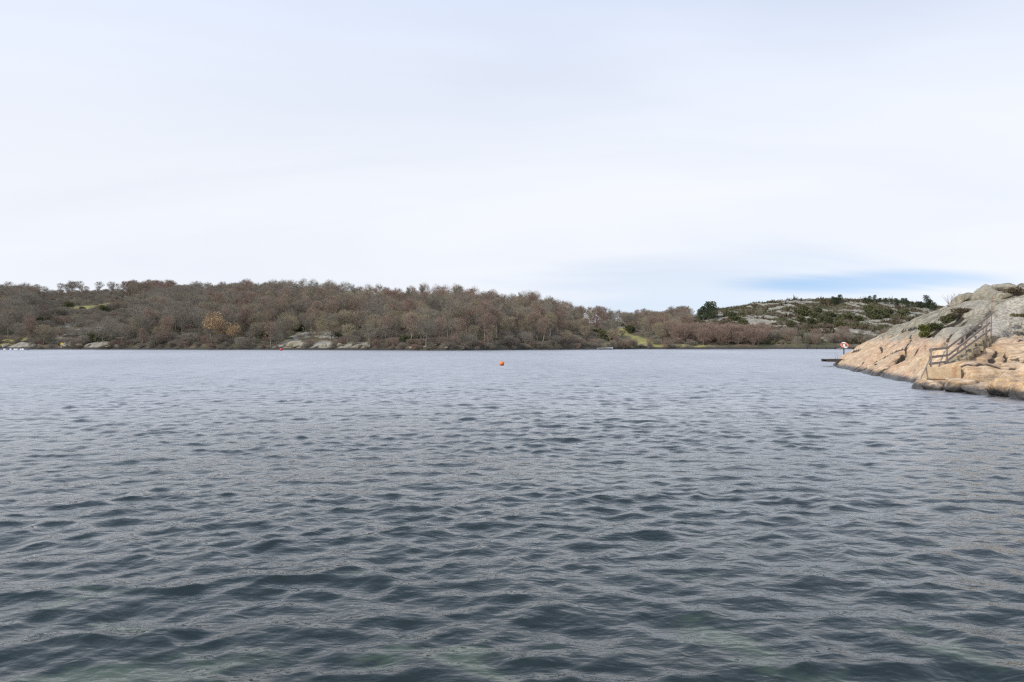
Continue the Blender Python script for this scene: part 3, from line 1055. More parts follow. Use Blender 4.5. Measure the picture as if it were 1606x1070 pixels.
# ------------------------------------------------------------------ mooring buoys
def buoy(name, p, r, mat, label, ring_mat):
    t_ = thing(name, p, label, 'buoy')
    prof = [(0.0, -0.95), (0.45, -0.86), (0.80, -0.52), (0.98, -0.1), (0.98, 0.15), (0.84, 0.52), (0.55, 0.80), (0.22, 0.93), (0.0, 0.95)]
    V, Fc = [], []
    n = 20
    for rr_, zz in prof:
        for k in range(n):
            a = 2 * math.pi * k / n
            V.append((rr_ * r * math.cos(a), rr_ * r * math.sin(a), zz * r))
    for i in range(len(prof) - 1):
        for k in range(n):
            q = (k + 1) % n
            Fc.append((i * n + k, i * n + q, (i + 1) * n + q, (i + 1) * n + k))
    link('float', MB().add(V, Fc).mesh('float', [mat], smooth=True), t_)
    mb_ = MB().tube([(-0.12 * r, 0, 0.9 * r), (-0.12 * r, 0, 1.15 * r), (0, 0, 1.25 * r), (0.12 * r, 0, 1.15 * r), (0.12 * r, 0, 0.9 * r)], 0.045 * r, 6)
    link('eye', mb_.mesh('eye', [ring_mat], smooth=True), t_)
    t_.rotation_euler = (0.1, -0.25, 0)
    return t_


by = KD / (573.3 - V0)
buoy('mooring_buoy', Vector((at(787, 570, by).x, by, 0.18)), 0.26, M['orange_plastic'], 'round orange mooring buoy floating alone in the middle of the bay', M['steel'])
buoy('marker_buoy', Vector((at(441, 549, 205).x, 205, 0.25)), 0.42, M['red_plastic'], 'tiny red buoy floating near the pale rocks of the far shore', M['steel'])

# ------------------------------------------------------------------ far shore terrain
RU = [-260, -100, 0, 100, 200, 350, 450, 560, 690, 800, 900, 1000, 1050, 1110, 1200, 1300, 1400, 1470, 1560, 1800]
RY = [520, 520, 520, 520, 500, 430, 340, 330, 330, 330, 330, 360, 395, 390, 390, 390, 400, 420, 420, 420]
RV = [468, 463, 461, 460, 459, 466, 473, 486, 487, 498, 504, 511, 506, 488, 474, 468.5, 472, 481, 492, 505]
RX = [(u - U0) / F_PX * y for u, y in zip(RU, RY)]
RZ = [CAM_H + (V0 - v) / F_PX * y for v, y in zip(RV, RY)]
SU = [-260, -60, 0, 200, 440, 700, 900, 1000, 1300, 1500, 1800]
SV = [548, 548.2, 548.2, 548.4, 548.9, 550, 548.6, 547.9, 547.6, 547.4, 547.2]
SYv = [KD / (v - V0) for v in SV]
SX = [(u - U0) / F_PX * y for u, y in zip(SU, SYv)]


def shore_y(x):
    return np.interp(x, SX, SYv) + 2.0 * noise2(np.asarray(x) / 14.0, np.zeros_like(np.asarray(x, float)) + 0.3, 5)


def far_z(x, y):
    x, y = np.asarray(x, float), np.asarray(y, float)
    ys = shore_y(x)
    yr = np.interp(x, RX, RY)
    zr = np.interp(x, RX, RZ)
    s = (y - ys) / (yr - ys)
    up_ = np.clip(s, 0, 1)
    g = up_ ** 0.92 + 0.035 * np.sin(up_ * 9.0 + x / 30.0) * up_ * (1 - up_) * 4
    g = np.where(s > 1, 1 - 0.5 * np.clip(s - 1, 0, 1.5) ** 1.3, g)
    bank = 1.1 * sstep(0, 3.5, y - ys)
    z = bank + (zr - 1.1) * g
    z = np.where(y < ys, (y - ys) * 0.25, z)
    rel = sstep(0.05, 0.3, up_) * sstep(1.02, 0.8, up_)
    return z + rel * 1.6 * fbm(x / 24, y / 24, 3, 61) + sstep(0, 5, y - ys) * 0.35 * fbm(x / 5, y / 5, 3, 62)


def on_hill(u, v):
    Y = np.arange(190.0, 560.0, 0.5)
    X = (u - U0) / F_PX * Y
    Z = CAM_H - (v - V0) / F_PX * Y
    hit = np.nonzero(Z <= far_z(X, Y))[0]
    i = hit[0] if len(hit) else int(np.argmin(Z - far_z(X, Y)))
    return Vector((X[i], Y[i], float(far_z(X[i], Y[i]))))


def slabs(x, y):
    """0..1 where bare rock shows on the hills, sheets dipping to the right"""
    p = x * 0.40 - y * 0.917
    q = x * 0.917 + y * 0.40
    w = fbm(x / 22, y / 22, 2, 90) * 5
    n = fbm(p / 30, (q + w) / 5.6, 3, 91)
    n2 = fbm(x / 17, y / 17, 3, 92)
    xr = (x - 60) / 40.0
    right = sstep(70, 115, x)
    val = n * 0.9 + n2 * 0.55
    return sstep(0.16, 0.30, val) * right


MEADOWS = [(152, 482, 30, 8), (175, 478, 22, 5), (985, 538, 20, 7), (955, 541, 16, 4), (1003, 530, 16, 12), (975, 522, 14, 5), (1060, 545, 50, 1.6), (115, 500, 22, 4), (20, 535, 22, 5), (545, 515, 22, 5)]
MEAD = []
for (u, v, ru, rv) in MEADOWS:
    c = on_hill(u, v)
    n_ = on_hill(u, v + rv)
    f_ = on_hill(u, v - rv)
    MEAD.append((c.x, c.y, ru / F_PX * c.y, max(3.0, (f_.y - n_.y) / 2)))


def meadow(x, y):
    mm = np.zeros_like(np.asarray(x, float))
    for cx, cy, rx_, ry_ in MEAD:
        d = np.hypot((x - cx) / rx_, (y - cy) / ry_) + 0.25 * fbm(x / 7, y / 7, 2, 66)
        mm = np.maximum(mm, sstep(1.15, 0.85, d))
    return mm


OUTCROPS = [(455, 541, 30, 8), (505, 541, 20, 8), (555, 542, 30, 6), (150, 541, 22, 5), (30, 543, 25, 4), (470, 530, 18, 6), (530, 525, 30, 6), (135, 522, 26, 7), (980, 512, 16, 6), (105, 512, 20, 4)]
OUTC = []
for (u, v, ru, rv) in OUTCROPS:
    c = on_hill(u, v)
    n_ = on_hill(u, min(v + rv, 547))
    f_ = on_hill(u, v - rv)
    OUTC.append((c.x, c.y, ru / F_PX * c.y, max(2.5, (f_.y - n_.y) / 2)))


def outcrop(x, y):
    mm = np.zeros_like(np.asarray(x, float))
    for cx, cy, rx_, ry_ in OUTC:
        d = np.hypot((x - cx) / rx_, (y - cy) / ry_) + 0.55 * fbm(x / 4, y / 4, 3, 67)
        mm = np.maximum(mm, sstep(1.1, 0.7, d))
    return mm


def hill_patch(name, xs, ds, label):
    DX, DD = np.meshgrid(xs, ds)
    DY = shore_y(DX) + DD
    rk = np.maximum(slabs(DX, DY) * sstep(5, 14, DD), outcrop(DX, DY))
    gr = meadow(DX, DY) * (1 - outcrop(DX, DY))
    Z = far_z(DX, DY)
    rough = fbm(DX / 3.2, DY / 3.2, 4, 95)
    p = DX * 0.40 - DY * 0.917
    q = DX * 0.917 + DY * 0.40
    sheets = np.abs(fbm(p / 12, q / 1.9, 3, 97))
    Z = Z + rk * (0.15 + 0.30 * rough + 0.5 * sheets) + (1 - rk) * 0.25 * rough
    me_ = mesh_from(name, np.stack([DX, DY, Z], -1).reshape(-1, 3), grid_faces(len(ds), len(xs)), [M['hill_ground']])
    attr(me_, 'rock', rk.ravel())
    attr(me_, 'grass', gr.ravel())
    return link(name, me_, kind='structure', label=label, cat='hill')


d1 = np.concatenate([np.linspace(-6, 0, 5), np.linspace(0.5, 40, 60), np.linspace(41.6, 340, 130)])
hill_patch('hills', np.concatenate([np.linspace(-430, -260, 60), np.linspace(-257, 74, 240)]), d1, 'wooded hillside across the bay')
d2 = np.concatenate([np.linspace(-6, 0, 5), np.linspace(0.4, 60, 90), np.linspace(60.8, 170, 140), np.linspace(173, 280, 20)])
hill_patch('rocky_hill', np.concatenate([np.linspace(74, 262, 260), np.linspace(264, 420, 40)]), d2, 'heath covered rocky hill beyond the headland')


# ------------------------------------------------------------------ trees
def bare_tree(seed, H, spread, kind, bark, twigs=2600, low=0.33, stems=1):
    """returns trunk mesh (trunk and limbs) and crown mesh (thousands of twigs)"""
    g = random.Random(seed)
    wood = MB()
    tips = []
    for sidx in range(stems):
        lean = Vector((g.uniform(-.10, .10), g.uniform(-.10, .10), 1)) if stems == 1 else Vector((g.uniform(-.35, .35), g.uniform(-.35, .35), 1))
        pts, p = [], Vector((g.uniform(-.3, .3) * (stems > 1), g.uniform(-.3, .3) * (stems > 1), -0.4))
        nseg = 7
        for i in range(nseg + 1):
            pts.append(p.copy())
            p = p + (lean + Vector((g.uniform(-.10, .10), g.uniform(-.10, .10), 0))) * (H * 0.86 / nseg)
        r0 = (0.016 * H + 0.02) / (1 if stems == 1 else 1.6) * (0.8 if low > 0.44 else 1.0)
        wood.tube(pts, [r0 * (1 - 0.86 * i / nseg) for i in range(nseg + 1)], 6, caps=False)
        nl = 15 if stems == 1 else 7
        for k in range(nl):
            f = low + (0.97 - low) * (k + g.random()) / nl
            i = min(int(f * nseg), nseg - 1)
            b0 = pts[i].lerp(pts[i + 1], f * nseg - i)
            az = g.uniform(0, 2 * math.pi)
            rel = (f - low) / (1 - low)
            reach = spread * math.sqrt(max(0.05, 1 - (rel * 1.05 - 0.28) ** 2 * 1.25)) * g.uniform(0.62, 1.05)
            rise = reach * g.uniform(0.35, 0.8) + 0.10 * H * rel
            e = b0 + Vector((math.cos(az) * reach, math.sin(az) * reach, rise))
            e.z = min(e.z, H * (1.0 - 0.16 * (reach / spread) ** 2) * g.uniform(0.92, 1.0))
            mid = b0.lerp(e, 0.5) + Vector((g.uniform(-.25, .25), g.uniform(-.25, .25), -0.08 * reach))
            rl = r0 * 0.34 * (1.1 - 0.6 * rel)
            wood.tube([b0, mid, e], [rl, rl * 0.6, 0.012], 4, caps=False)
            for q in range(5):
                a = b0.lerp(mid, 0.4).lerp(e, g.uniform(0.15, 0.9))
                d = Vector((g.gauss(0, 1), g.gauss(0, 1), g.gauss(0.55, 0.6))).normalized() * reach * g.uniform(0.3, 0.6)
                e2 = a + d
                e2.z = min(e2.z, H * g.uniform(0.9, 1.0))
                wood.tube([a, a.lerp(e2, 0.5) + Vector((0, 0, -0.05)), e2], [rl * 0.45, rl * 0.28, 0.008], 3, caps=False)
                tips.append((a, e2))
            tips.append((mid, e))
    gg = np.random.default_rng(seed)
    n = int(twigs * 1.5)
    T = np.array([[*a, *b] for a, b in tips])
    idx = gg.integers(0, len(T), n)
    f = gg.uniform(0.15, 1.05, n)[:, None]
    base = T[idx, :3] * (1 - f) + T[idx, 3:] * f
    axis = T[idx, 3:] - T[idx, :3]
    axis /= np.linalg.norm(axis, axis=1)[:, None] + 1e-9
    d = axis * 0.6 + gg.normal(0, 0.62, (n, 3)) + np.array([0, 0, 0.22])
    d /= np.linalg.norm(d, axis=1)[:, None]
    # a haze of fine twigs that fills the dome of the crown evenly
    m_ = int(n * 0.42)
    dd_ = gg.normal(size=(m_, 3))
    dd_ /= np.linalg.norm(dd_, axis=1)[:, None]
    cz, rz_ = H * (low + 1.0) / 2 * 0.98, H * (1.0 - low) / 2 * 0.96
    base[:m_] = dd_ * gg.uniform(0.30, 0.98, m_)[:, None] ** 0.6 * np.array([spread * 0.98, spread * 0.98, rz_]) + np.array([0, 0, cz])
    base[:m_, :2] *= (1 + 0.62 * np.clip(dd_[:, 2], -1, 0))[:, None]
    d[:m_] = dd_ * 0.55 + gg.normal(0, 0.42, (m_, 3)) + np.array([0, 0, 0.85])
    d /= np.linalg.norm(d, axis=1)[:, None]
    L = gg.uniform(0.3, 0.8, n)[:, None] * (H / 9.0) ** 0.5
    wv = np.cross(d, gg.normal(size=(n, 3)))
    wv /= np.linalg.norm(wv, axis=1)[:, None]
    ww = gg.uniform(0.010, 0.022, n)[:, None]
    V = np.concatenate([base - wv * ww, base + wv * ww, base + d * L], 1).reshape(-1, 3)
    Fc = np.arange(3 * n).reshape(-1, 3)
    crown = mesh_from('crown', V, Fc, [M[kind]], smooth=False)
    return wood.mesh('trunk', [M[bark]], smooth=True), crown


def leaf_cloud(seed, blobs, n, size, mat, up=0.3):
    """leaf or needle sprays in the volume of several blobs (centre, radii)"""
    gg = np.random.default_rng(seed)
    vol = np.array([b_[1][0] * b_[1][1] * b_[1][2] for b_ in blobs]) ** 0.75
    idx = gg.choice(len(blobs), n, p=vol / vol.sum())
    C = np.array([b_[0] for b_ in blobs])[idx]
    Rr = np.array([b_[1] for b_ in blobs])[idx]
    d = gg.normal(size=(n, 3))
    d /= np.linalg.norm(d, axis=1)[:, None]
    rad = gg.uniform(0.45, 1.08, n)[:, None] ** 0.7
    P = C + d * Rr * rad
    ax = d + gg.normal(0, 0.6, (n, 3)) + np.array([0, 0, up])
    ax /= np.linalg.norm(ax, axis=1)[:, None]
    wv = np.cross(ax, gg.normal(size=(n, 3)))
    wv /= np.linalg.norm(wv, axis=1)[:, None]
    L = gg.uniform(0.6, 1.3, n)[:, None] * size
    W = L * gg.uniform(0.22, 0.4, n)[:, None]
    V = np.concatenate([P - wv * W * 0.5, P + ax * L * 0.45 - wv * W, P + ax * L, P + ax * L * 0.4 + wv * W], 1).reshape(-1, 3)
    return mesh_from('crown', V, np.arange(4 * n).reshape(-1, 4), [mat], smooth=False)


def pine(seed, H, spread, n=1500):
    g = random.Random(seed)
    wood = MB()
    pts = [(0, 0, -0.3), (g.uniform(-.2, .2), g.uniform(-.2, .2), H * 0.5), (g.uniform(-.3, .3), g.uniform(-.3, .3), H * 0.94)]
    wood.tube(pts, [0.16, 0.11, 0.03], 6, caps=False)
    blobs = []
    for k in range(17):
        f = 0.22 + 0.76 * k / 16
        az = k * 2.4 + g.uniform(-.4, .4)
        rr_ = spread * (1.08 - f) ** 0.6 * g.uniform(0.35, 0.95)
        c = (math.cos(az) * rr_, math.sin(az) * rr_, f * H)
        wood.tube([(pts[1][0] * f, pts[1][1] * f, f * H - 0.25), c], [0.05, 0.02], 4, caps=False)
        s = spread * g.uniform(0.34, 0.52)
        blobs.append((c, (s, s, s * 0.55)))
    return wood.mesh('trunk', [M['bark']], smooth=True), leaf_cloud(seed, blobs, n, 0.42, M['needle'], 0.5)


def shrub(seed, rx_, ry_, h_, mat, n=900, size=0.22):
    g = random.Random(seed)
    blobs = []
    wood = MB()
    for k in range(9):
        az, rr_ = g.uniform(0, 6.283), math.sqrt(g.random()) * 0.7
        hh_ = h_ * g.uniform(0.35, 0.72)
        c = (math.cos(az) * rr_ * rx_, math.sin(az) * rr_ * ry_, hh_)
        blobs.append((c, (rx_ * g.uniform(.28, .45), ry_ * g.uniform(.28, .45), h_ * g.uniform(.25, .42))))
        wood.tube([(c[0] * .2, c[1] * .2, -0.2), c], [0.04, 0.012], 4, caps=False)
    return wood.mesh('stem', [M['bark']], smooth=True), leaf_cloud(seed, blobs, n, size, mat)


TREES = {}
for i in range(4):
    TREES['grey', i] = bare_tree(100 + i, 9.0, 3.1 + 0.3 * i, 'twig_grey', 'bark', 3400)
    TREES['red', i] = bare_tree(200 + i, 10.0, 2.3 + 0.25 * i, 'twig_red', 'bark', 3400, 0.38)
    TREES['tall', i] = bare_tree(350 + i, 11.5, 2.1 + 0.2 * i, 'twig_tan' if i == 1 else ('twig_red' if i == 2 else 'twig_grey'), 'pale_bark', 2600, 0.46)
    TREES['tan', i] = bare_tree(300 + i, 8.0, 2.9 + 0.2 * i, 'twig_tan', 'bark', 3400)
for i in range(3):
    TREES['bush', i] = bare_tree(400 + i, 5.6, 2.9 + 0.3 * i, 'twig_red', 'bark', 4200, 0.08, 4)
    TREES['scrub', i] = bare_tree(450 + i, 4.2, 2.4 + 0.3 * i, 'twig_grey', 'bark', 3000, 0.08, 4)
    TREES['pine', i] = pine(500 + i, 6.5 + i, 2.0 + 0.25 * i)
    TREES['juniper', i] = shrub(600 + i, 1.9, 1.7, 1.5 + 0.35 * i, M['juniper'], 1000, 0.34)
    TREES['orange', i] = (bare_tree(700 + i, 8.5, 3.2, 'twig_tan', 'bark', 900)[0], None)
for i in range(3):
    g = random.Random(i)
    bl = [((g.uniform(-2, 2), g.uniform(-2, 2), g.uniform(4, 7.6)), (1.5, 1.5, 1.3)) for _ in range(12)]
    TREES['orange', i] = (TREES['orange', i][0], leaf_cloud(720 + i, bl, 2200, 0.30, M['leaf_orange'], 0.1))

PROTO = {}


def plant(kind, i, name, p, scale, rz, label, cat, group=None, squash=1.0):
    """one tree: the first of a kind is built, the others are copies that share its meshes"""
    key = (kind, i)
    part_a = 'stem' if kind == 'juniper' else 'trunk'
    part_b = 'foliage' if kind == 'juniper' else 'crown'
    if key not in PROTO:
        r = bpy.data.objects.new(name, None)
        col.objects.link(r)
        a = link(part_a, TREES[key][0], r)
        c = link(part_b, TREES[key][1], r)
        PROTO[key] = (r, a, c)
    else:
        r0, a0, c0 = PROTO[key]
        r = r0.copy()
        r.name = name
        for k in list(r.keys()):
            del r[k]
        col.objects.link(r)
        for ch in (a0, c0):
            d = ch.copy()
            col.objects.link(d)
            d.parent = r
    r.location = p
    r.rotation_euler = (0, 0, rz)
    r.scale = (scale, scale, scale * squash)
    return tag(r, label, cat, group)


def hill_point(x, y, sink=0.1):
    return Vector((x, y, float(far_z(x, y)) - sink))


# every standing place in the wood, jittered
spots = []
for yy in np.arange(0, 300, 4.6):
    for xx in np.arange(-330, 96, 4.9):
        x = xx + random.uniform(-2, 2)
        dd = yy + random.uniform(-2, 2) + 3.2
        y = float(shore_y(x)) + dd
        yr = float(np.interp(x, RX, RY))
        if y > yr + 9:
            continue
        u = U0 + F_PX * x / y
        if u < -70 or u > 1085:
            continue
        spots.append((x, y, dd, yr, u))
XY = np.array([(s[0], s[1]) for s in spots])
md = meadow(XY[:, 0], XY[:, 1])
oc = outcrop(XY[:, 0], XY[:, 1])
zn = fbm(XY[:, 0] / 28, XY[:, 1] / 28, 3, 120)
zt = far_z(XY[:, 0], XY[:, 1])


def wood_kind(u, v, nz):
    """which sort grows where, read off the photograph"""
    r_ = random.random()
    red = 0.05 if u < 330 else 0.12
    tan = (0.14 if u < 330 else 0.26) + 0.25 * max(0, nz)
    if u > 600 and v < 505:
        red = 0.50
    elif 430 < u < 620 and v < 490:
        red, tan = 0.35, 0.25
    elif 190 < u < 280 and v < 475:
        red = 0.6
    elif u > 800:
        red, tan = 0.28, 0.34
    if (410 < u < 600 or 640 < u < 900) and v < 532 and random.random() < 0.45:
        return 'tall'
    if r_ < red:
        return 'red'
    if r_ < red + tan:
        return 'tan'
    return 'grey'


front, ridge, woods = [], [], []
for k, (x, y, dd, yr, u) in enumerate(spots):
    if md[k] > 0.25 or (oc[k] > 0.3 and random.random() < 0.9):
        continue
    z = float(zt[k])
    v = V0 - (z - CAM_H) / y * F_PX
    pth_ = 1.0
    scrubby = False
    if u < 360 and y > yr - 60:
        pth_ = 0.6                                          # the far ridge on that side is more open
    if u < 195:
        if y > yr - 5:
            pth_ = 0.34
        elif y > yr - 62:
            scrubby = True
            pth_ = 0.7
    if 50 < u < 212 and 246 < y < 440:
        scrubby = True                                      # heath and low scrub round the sloping meadow
        pth_ = 0.75
    if 900 < u < 1060 and y - float(shore_y(x)) < 90:
        pth_ = 0.45
    if random.random() > pth_:
        continue
    kind = wood_kind(u, v, zn[k])
    sc = random.uniform(0.72, 1.16)
    if u < 360 and y > yr - 70:
        sc *= random.uniform(0.75, 1.0)
    if u > 880:
        sc *= 0.80
    if scrubby:
        kind = 'scrub'
        sc *= 0.62
    if dd < 12 and kind == 'tall':
        kind = 'tan'
    if dd < 10:
        kind = random.choice(['scrub', 'scrub', 'grey', 'tan', 'red']) if u < 880 else random.choice(['bush', 'scrub', 'tan'])
        sc *= 0.85
    rec = (x, y, u, v, kind, sc, dd)
    if dd < 9.5 and -5 < u < 1085:
        front.append(rec)
    elif y > yr - 5 and -5 < u < 1085:
        ridge.append(rec)
    else:
        woods.append(rec)
random.shuffle(front)
random.shuffle(ridge)
woods += front[140:] + ridge[130:]
front, ridge = front[:140], ridge[:130]

KIND_WORD = {'tall': 'pale stemmed', 'grey': 'grey brown', 'red': 'reddish brown', 'tan': 'tan', 'bush': 'reddish brown', 'scrub': 'grey'}
for (x, y, u, v, kind, sc, dd) in ridge:
    w = KIND_WORD[kind]
    if u < 360:
        zone = 'open far ridge above the sloping meadow'
        zg = 'far ridge above the meadow'
    elif u < 640:
        zone = 'rounded top of the wooded hill'
        zg = 'rounded top of the wooded hill'
    elif u < 880:
        zone = 'falling crest behind the orange buoy'
        zg = 'falling crest of the wood'
    else:
        zone = 'low saddle before the rocky hill'
        zg = 'low saddle'
    i = random.randrange(4) if kind in ('grey', 'red', 'tan', 'tall') else random.randrange(3)
    plant(kind, i, 'bare_tree', hill_point(x, y), sc, random.uniform(0, 6.28), f'bare {w} tree on the {zone}', 'tree', f'{w} trees on the {zg}')
for (x, y, u, v, kind, sc, dd) in front:
    w = KIND_WORD[kind]
    low_ = kind in ('bush', 'scrub')
    zone = 'far shore before the meadow' if u < 220 else ('far shore below the orange beech' if u < 420 else ('far shore among the pale rocks' if u < 600 else ('far shore behind the orange buoy' if u < 860 else 'far shore by the green fields')))
    i = random.randrange(3) if low_ else random.randrange(4)
    nm = 'bare_thicket' if low_ else 'bare_tree'
    plant(kind, i, nm, hill_point(x, y), sc, random.uniform(0, 6.28), f'{"low bare " if low_ else "bare "}{w} {"thicket" if low_ else "tree"} on the {zone}',
          'thicket' if low_ else 'tree', f'{w} {"thickets" if low_ else "trees"} on the {zone}')

# the trees one can pick out
for (u, v, kind, i, sc, lab) in (
        (333, 542, 'orange', 0, 1.2, 'orange leaved beech standing out low on the wooded hillside'),
        (362, 539, 'orange', 1, 0.8, 'small rusty leaved tree beside the orange beech'),
        (105, 460.5, 'grey', 1, 0.75, 'lone round crowned bare tree on the skyline above the meadow'),
        (26, 463, 'grey', 2, 0.72, 'airy bare tree with pale gaps at the end of the far skyline'),
        (446, 517, 'tall', 1, 1.1, 'tall pale trunked tree in the middle of the wooded hill'),
        (474, 518, 'tall', 3, 1.0, 'slender pale tree rising right of the tallest pale trunk'),
        (760, 536, 'tall', 2, 1.15, 'very tall reddish birch with a pale trunk behind the orange buoy'),
        (862, 538, 'tall', 1, 0.9, 'pale stemmed tree near the end of the wood'),
        (710, 505, 'tall', 2, 0.9, 'pale stemmed birch below the dark knoll of the wood')):
    plant(kind, i, 'beech_tree' if kind == 'orange' else 'bare_tree', hill_point(*on_hill(u, v)[:2]), sc, u * 1.0, lab, 'tree')

# red brown thickets at the foot of the rocky hill
def thicket_zone(u):
    return 'beside the yellow field' if u < 1090 else ('below the dark pine clump' if u < 1130 else ('below the palest slab of the rocky hill' if u < 1172 else 'thinning out towards the far jetty'))


for k in range(34):
    u = 1062 + k * 4.6 + random.uniform(-3, 3)
    x = (u - U0) / F_PX * 252
    y = float(shore_y(x)) + random.uniform(3, 20)
    plant('bush', k % 3, 'bare_thicket', hill_point(x, y), random.uniform(0.8, 1.35), random.uniform(0, 6.28),
          'dense reddish brown thicket ' + thicket_zone(u), 'thicket', 'reddish thickets ' + thicket_zone(u))
for k in range(40):
    u = 1215 + k * 6.5 + random.uniform(-3, 3)
    x = (u - U0) / F_PX * 256
    y = float(shore_y(x)) + random.uniform(2, 24)
    kd = random.choice(['scrub', 'scrub', 'bush'])
    plant(kd, k % 3, 'bare_thicket', hill_point(x, y), random.uniform(0.55, 1.0), random.uniform(0, 6.28),
          f'bare {KIND_WORD[kd]} scrub below the slabs near the far jetty', 'thicket', f'{KIND_WORD[kd]} scrub below the slabs')

# pines
PINES = [(1103, 503, 1.15), (1111, 504, 1.35), (1119, 504, 1.2), (1112, 500, 1.1), (1097, 502, .8), (1257, 474, .42), (1311, 478, .9), (1317, 477, 1.0), (1306, 478, .8), (1357, 476, .7), (1364, 475, .75), (1372, 475, .75), (1380, 475, .6),
         (1390, 478, .75), (1398, 478, .6), (1408, 480, .7), (1416, 480, .85), (1421, 480, .75), (1431, 482, .7), (1440, 483, .65), (1453, 484, 0.95), (1459, 485, 0.85), (1464, 490, .8), (1405, 481, .8), (1424, 482, .8), (1444, 485, .8)]
for k, (u, v, sc) in enumerate(PINES):
    p = on_hill(u, v)
    if u < 1125:
        lab = ['dark green pine at the near edge of the clump on the rocky hill', 'tallest dark pine of the clump beside the pale slabs', 'dark pine at the far end of the clump beside the slabs', 'dark pine half hidden behind the tallest of the clump',
               'small pine standing clear of the dark clump'][k]
        grp = 'pine clump on the rocky hill'
    elif u < 1330:
        lab, grp = ('small lone pine bush on the summit of the rocky hill' if u < 1270 else 'dark pine on the summit of the rocky hill'), 'pines on the summit'
        if u < 1270:
            grp = None
    else:
        if u < 1385:
            lab, grp = 'dark pine crowded in a short row above the largest juniper patch', 'pines above the juniper patch'
        elif u < 1452:
            lab, grp = 'small pine in the thin row on the falling skyline', 'pines on the falling skyline'
        else:
            lab, grp = {1453: 'largest pine on the skyline, close behind the edge of the headland', 1459: 'second pine on the skyline from the edge of the headland', 1464: 'small pine half hidden by the edge of the headland'}[u], None
    plant('pine', k % 3, 'pine_tree', p - Vector((0, 0, .2)), sc * (0.92 if u < 1125 or u > 1450 else 0.72), k * 1.7, lab, 'pine', grp, 0.85 if u > 1130 else 1.0)

# junipers and other evergreen bushes
ev = []
for (u, v, sc) in ((68, 508, 1.6), (76, 510, 1.7), (84, 511, 1.6), (92, 511, 1.4), (98, 487, 1.5), (108, 484, 1.5), (130, 486, 1.0), (157, 487, 1.5), (163, 490, 1.4), (150, 534, 1.6), (142, 537, 1.4), (158, 536, 1.3), (405, 530, 1.5), (415, 535, 1.5), (423, 528, 1.3), (470, 520, 1.5),
                   (538, 520, 1.7), (545, 524, 1.6), (552, 530, 1.7), (530, 532, 1.3), (575, 529, 1.7), (582, 533, 1.4), (650, 530, 1.5), (660, 524, 1.6), (640, 538, 1.4), (878, 511, 1.2), (890, 515, 1.3), (930, 525, 1.5), (940, 528, 1.5), (948, 532, 1.3), (962, 536, 1.2), (985, 520, 1.4), (990, 522, 1.3), (972, 512, 1.3), (1020, 516, 1.4),
                   (1148, 500, 1.4), (1156, 503, 1.3), (1163, 510, 1.2), (1140, 497, 1.3), (1168, 513, 1.2), (1251, 496, 1.6), (1260, 492, 1.8), (1268, 496, 1.7), (1276, 500, 1.5), (1283, 494, 1.5), (1290, 503, 1.4), (1255, 505, 1.4), (1300, 508, 1.3), (1303, 498, 1.4), (1271, 509, 1.4),
                   (1362, 490, 1.6), (1370, 493, 1.7), (1378, 496, 1.6), (1366, 500, 1.5), (1375, 502, 1.5), (1388, 500, 1.4), (1240, 515, 1.3), (1330, 500, 1.3), (1345, 505, 1.4), (1316, 515, 1.3), (1395, 492, 1.3), (1412, 497, 1.4), (1420, 495, 1.3)):
    ev.append((u, v, sc))
for k, (u, v, sc) in enumerate(ev):
    zone = 'round the sloping meadow' if u < 200 else ('among the pale shore rocks' if u < 620 else ('under the tall birches' if u < 700 else ('beside the green fields' if u < 1060 else ('below the pine clump' if u < 1180 else 'between the slabs of the rocky hill'))))
    plant('juniper', k % 3, 'juniper_bush', hill_point(*on_hill(u, v)[:2]), sc, k * 2.1, f'dark evergreen juniper bush {zone}', 'bush', f'junipers {zone}')

# the inner wood reads as one mass: one object that repeats the trees of the kinds above
ORDER = [(kd, i) for kd in ('grey', 'red', 'tan', 'tall') for i in range(4)] + [(kd, i) for kd in ('bush', 'scrub') for i in range(3)]
for key in ORDER:
    if key not in PROTO:
        x, y, u, v, kind, sc, dd = woods.pop()
        plant(key[0], key[1], 'bare_tree', hill_point(x, y), sc, 0, f'bare {KIND_WORD[key[0]]} tree deep in the wood on the far hill', 'tree', f'{KIND_WORD[key[0]]} trees deep in the wood')
wp, wvar, wrot, wscl = [], [], [], []
for (x, y, u, v, kind, sc, dd) in woods:
    wp.append(hill_point(x, y))
    wvar.append(ORDER.index((kind, random.randrange(4 if kind in ('grey', 'red', 'tan', 'tall') else 3))))
    wrot.append(random.uniform(0, 6.28))
    wscl.append(sc)
# scrub right down to the waterline
for _ in range(520):
    x = random.uniform(-190, 62)
    y = float(shore_y(x)) + random.uniform(0.6, 5)
    if float(outcrop(np.array([x]), np.array([y]))[0]) > 0.2:
        continue
    wp.append(hill_point(x, y, 0.4))
    wvar.append(ORDER.index((random.choice(['scrub', 'scrub', 'scrub', 'bush']), random.randrange(3))))
    wrot.append(random.uniform(0, 6.28))
    wscl.append(random.uniform(0.22, 0.55))
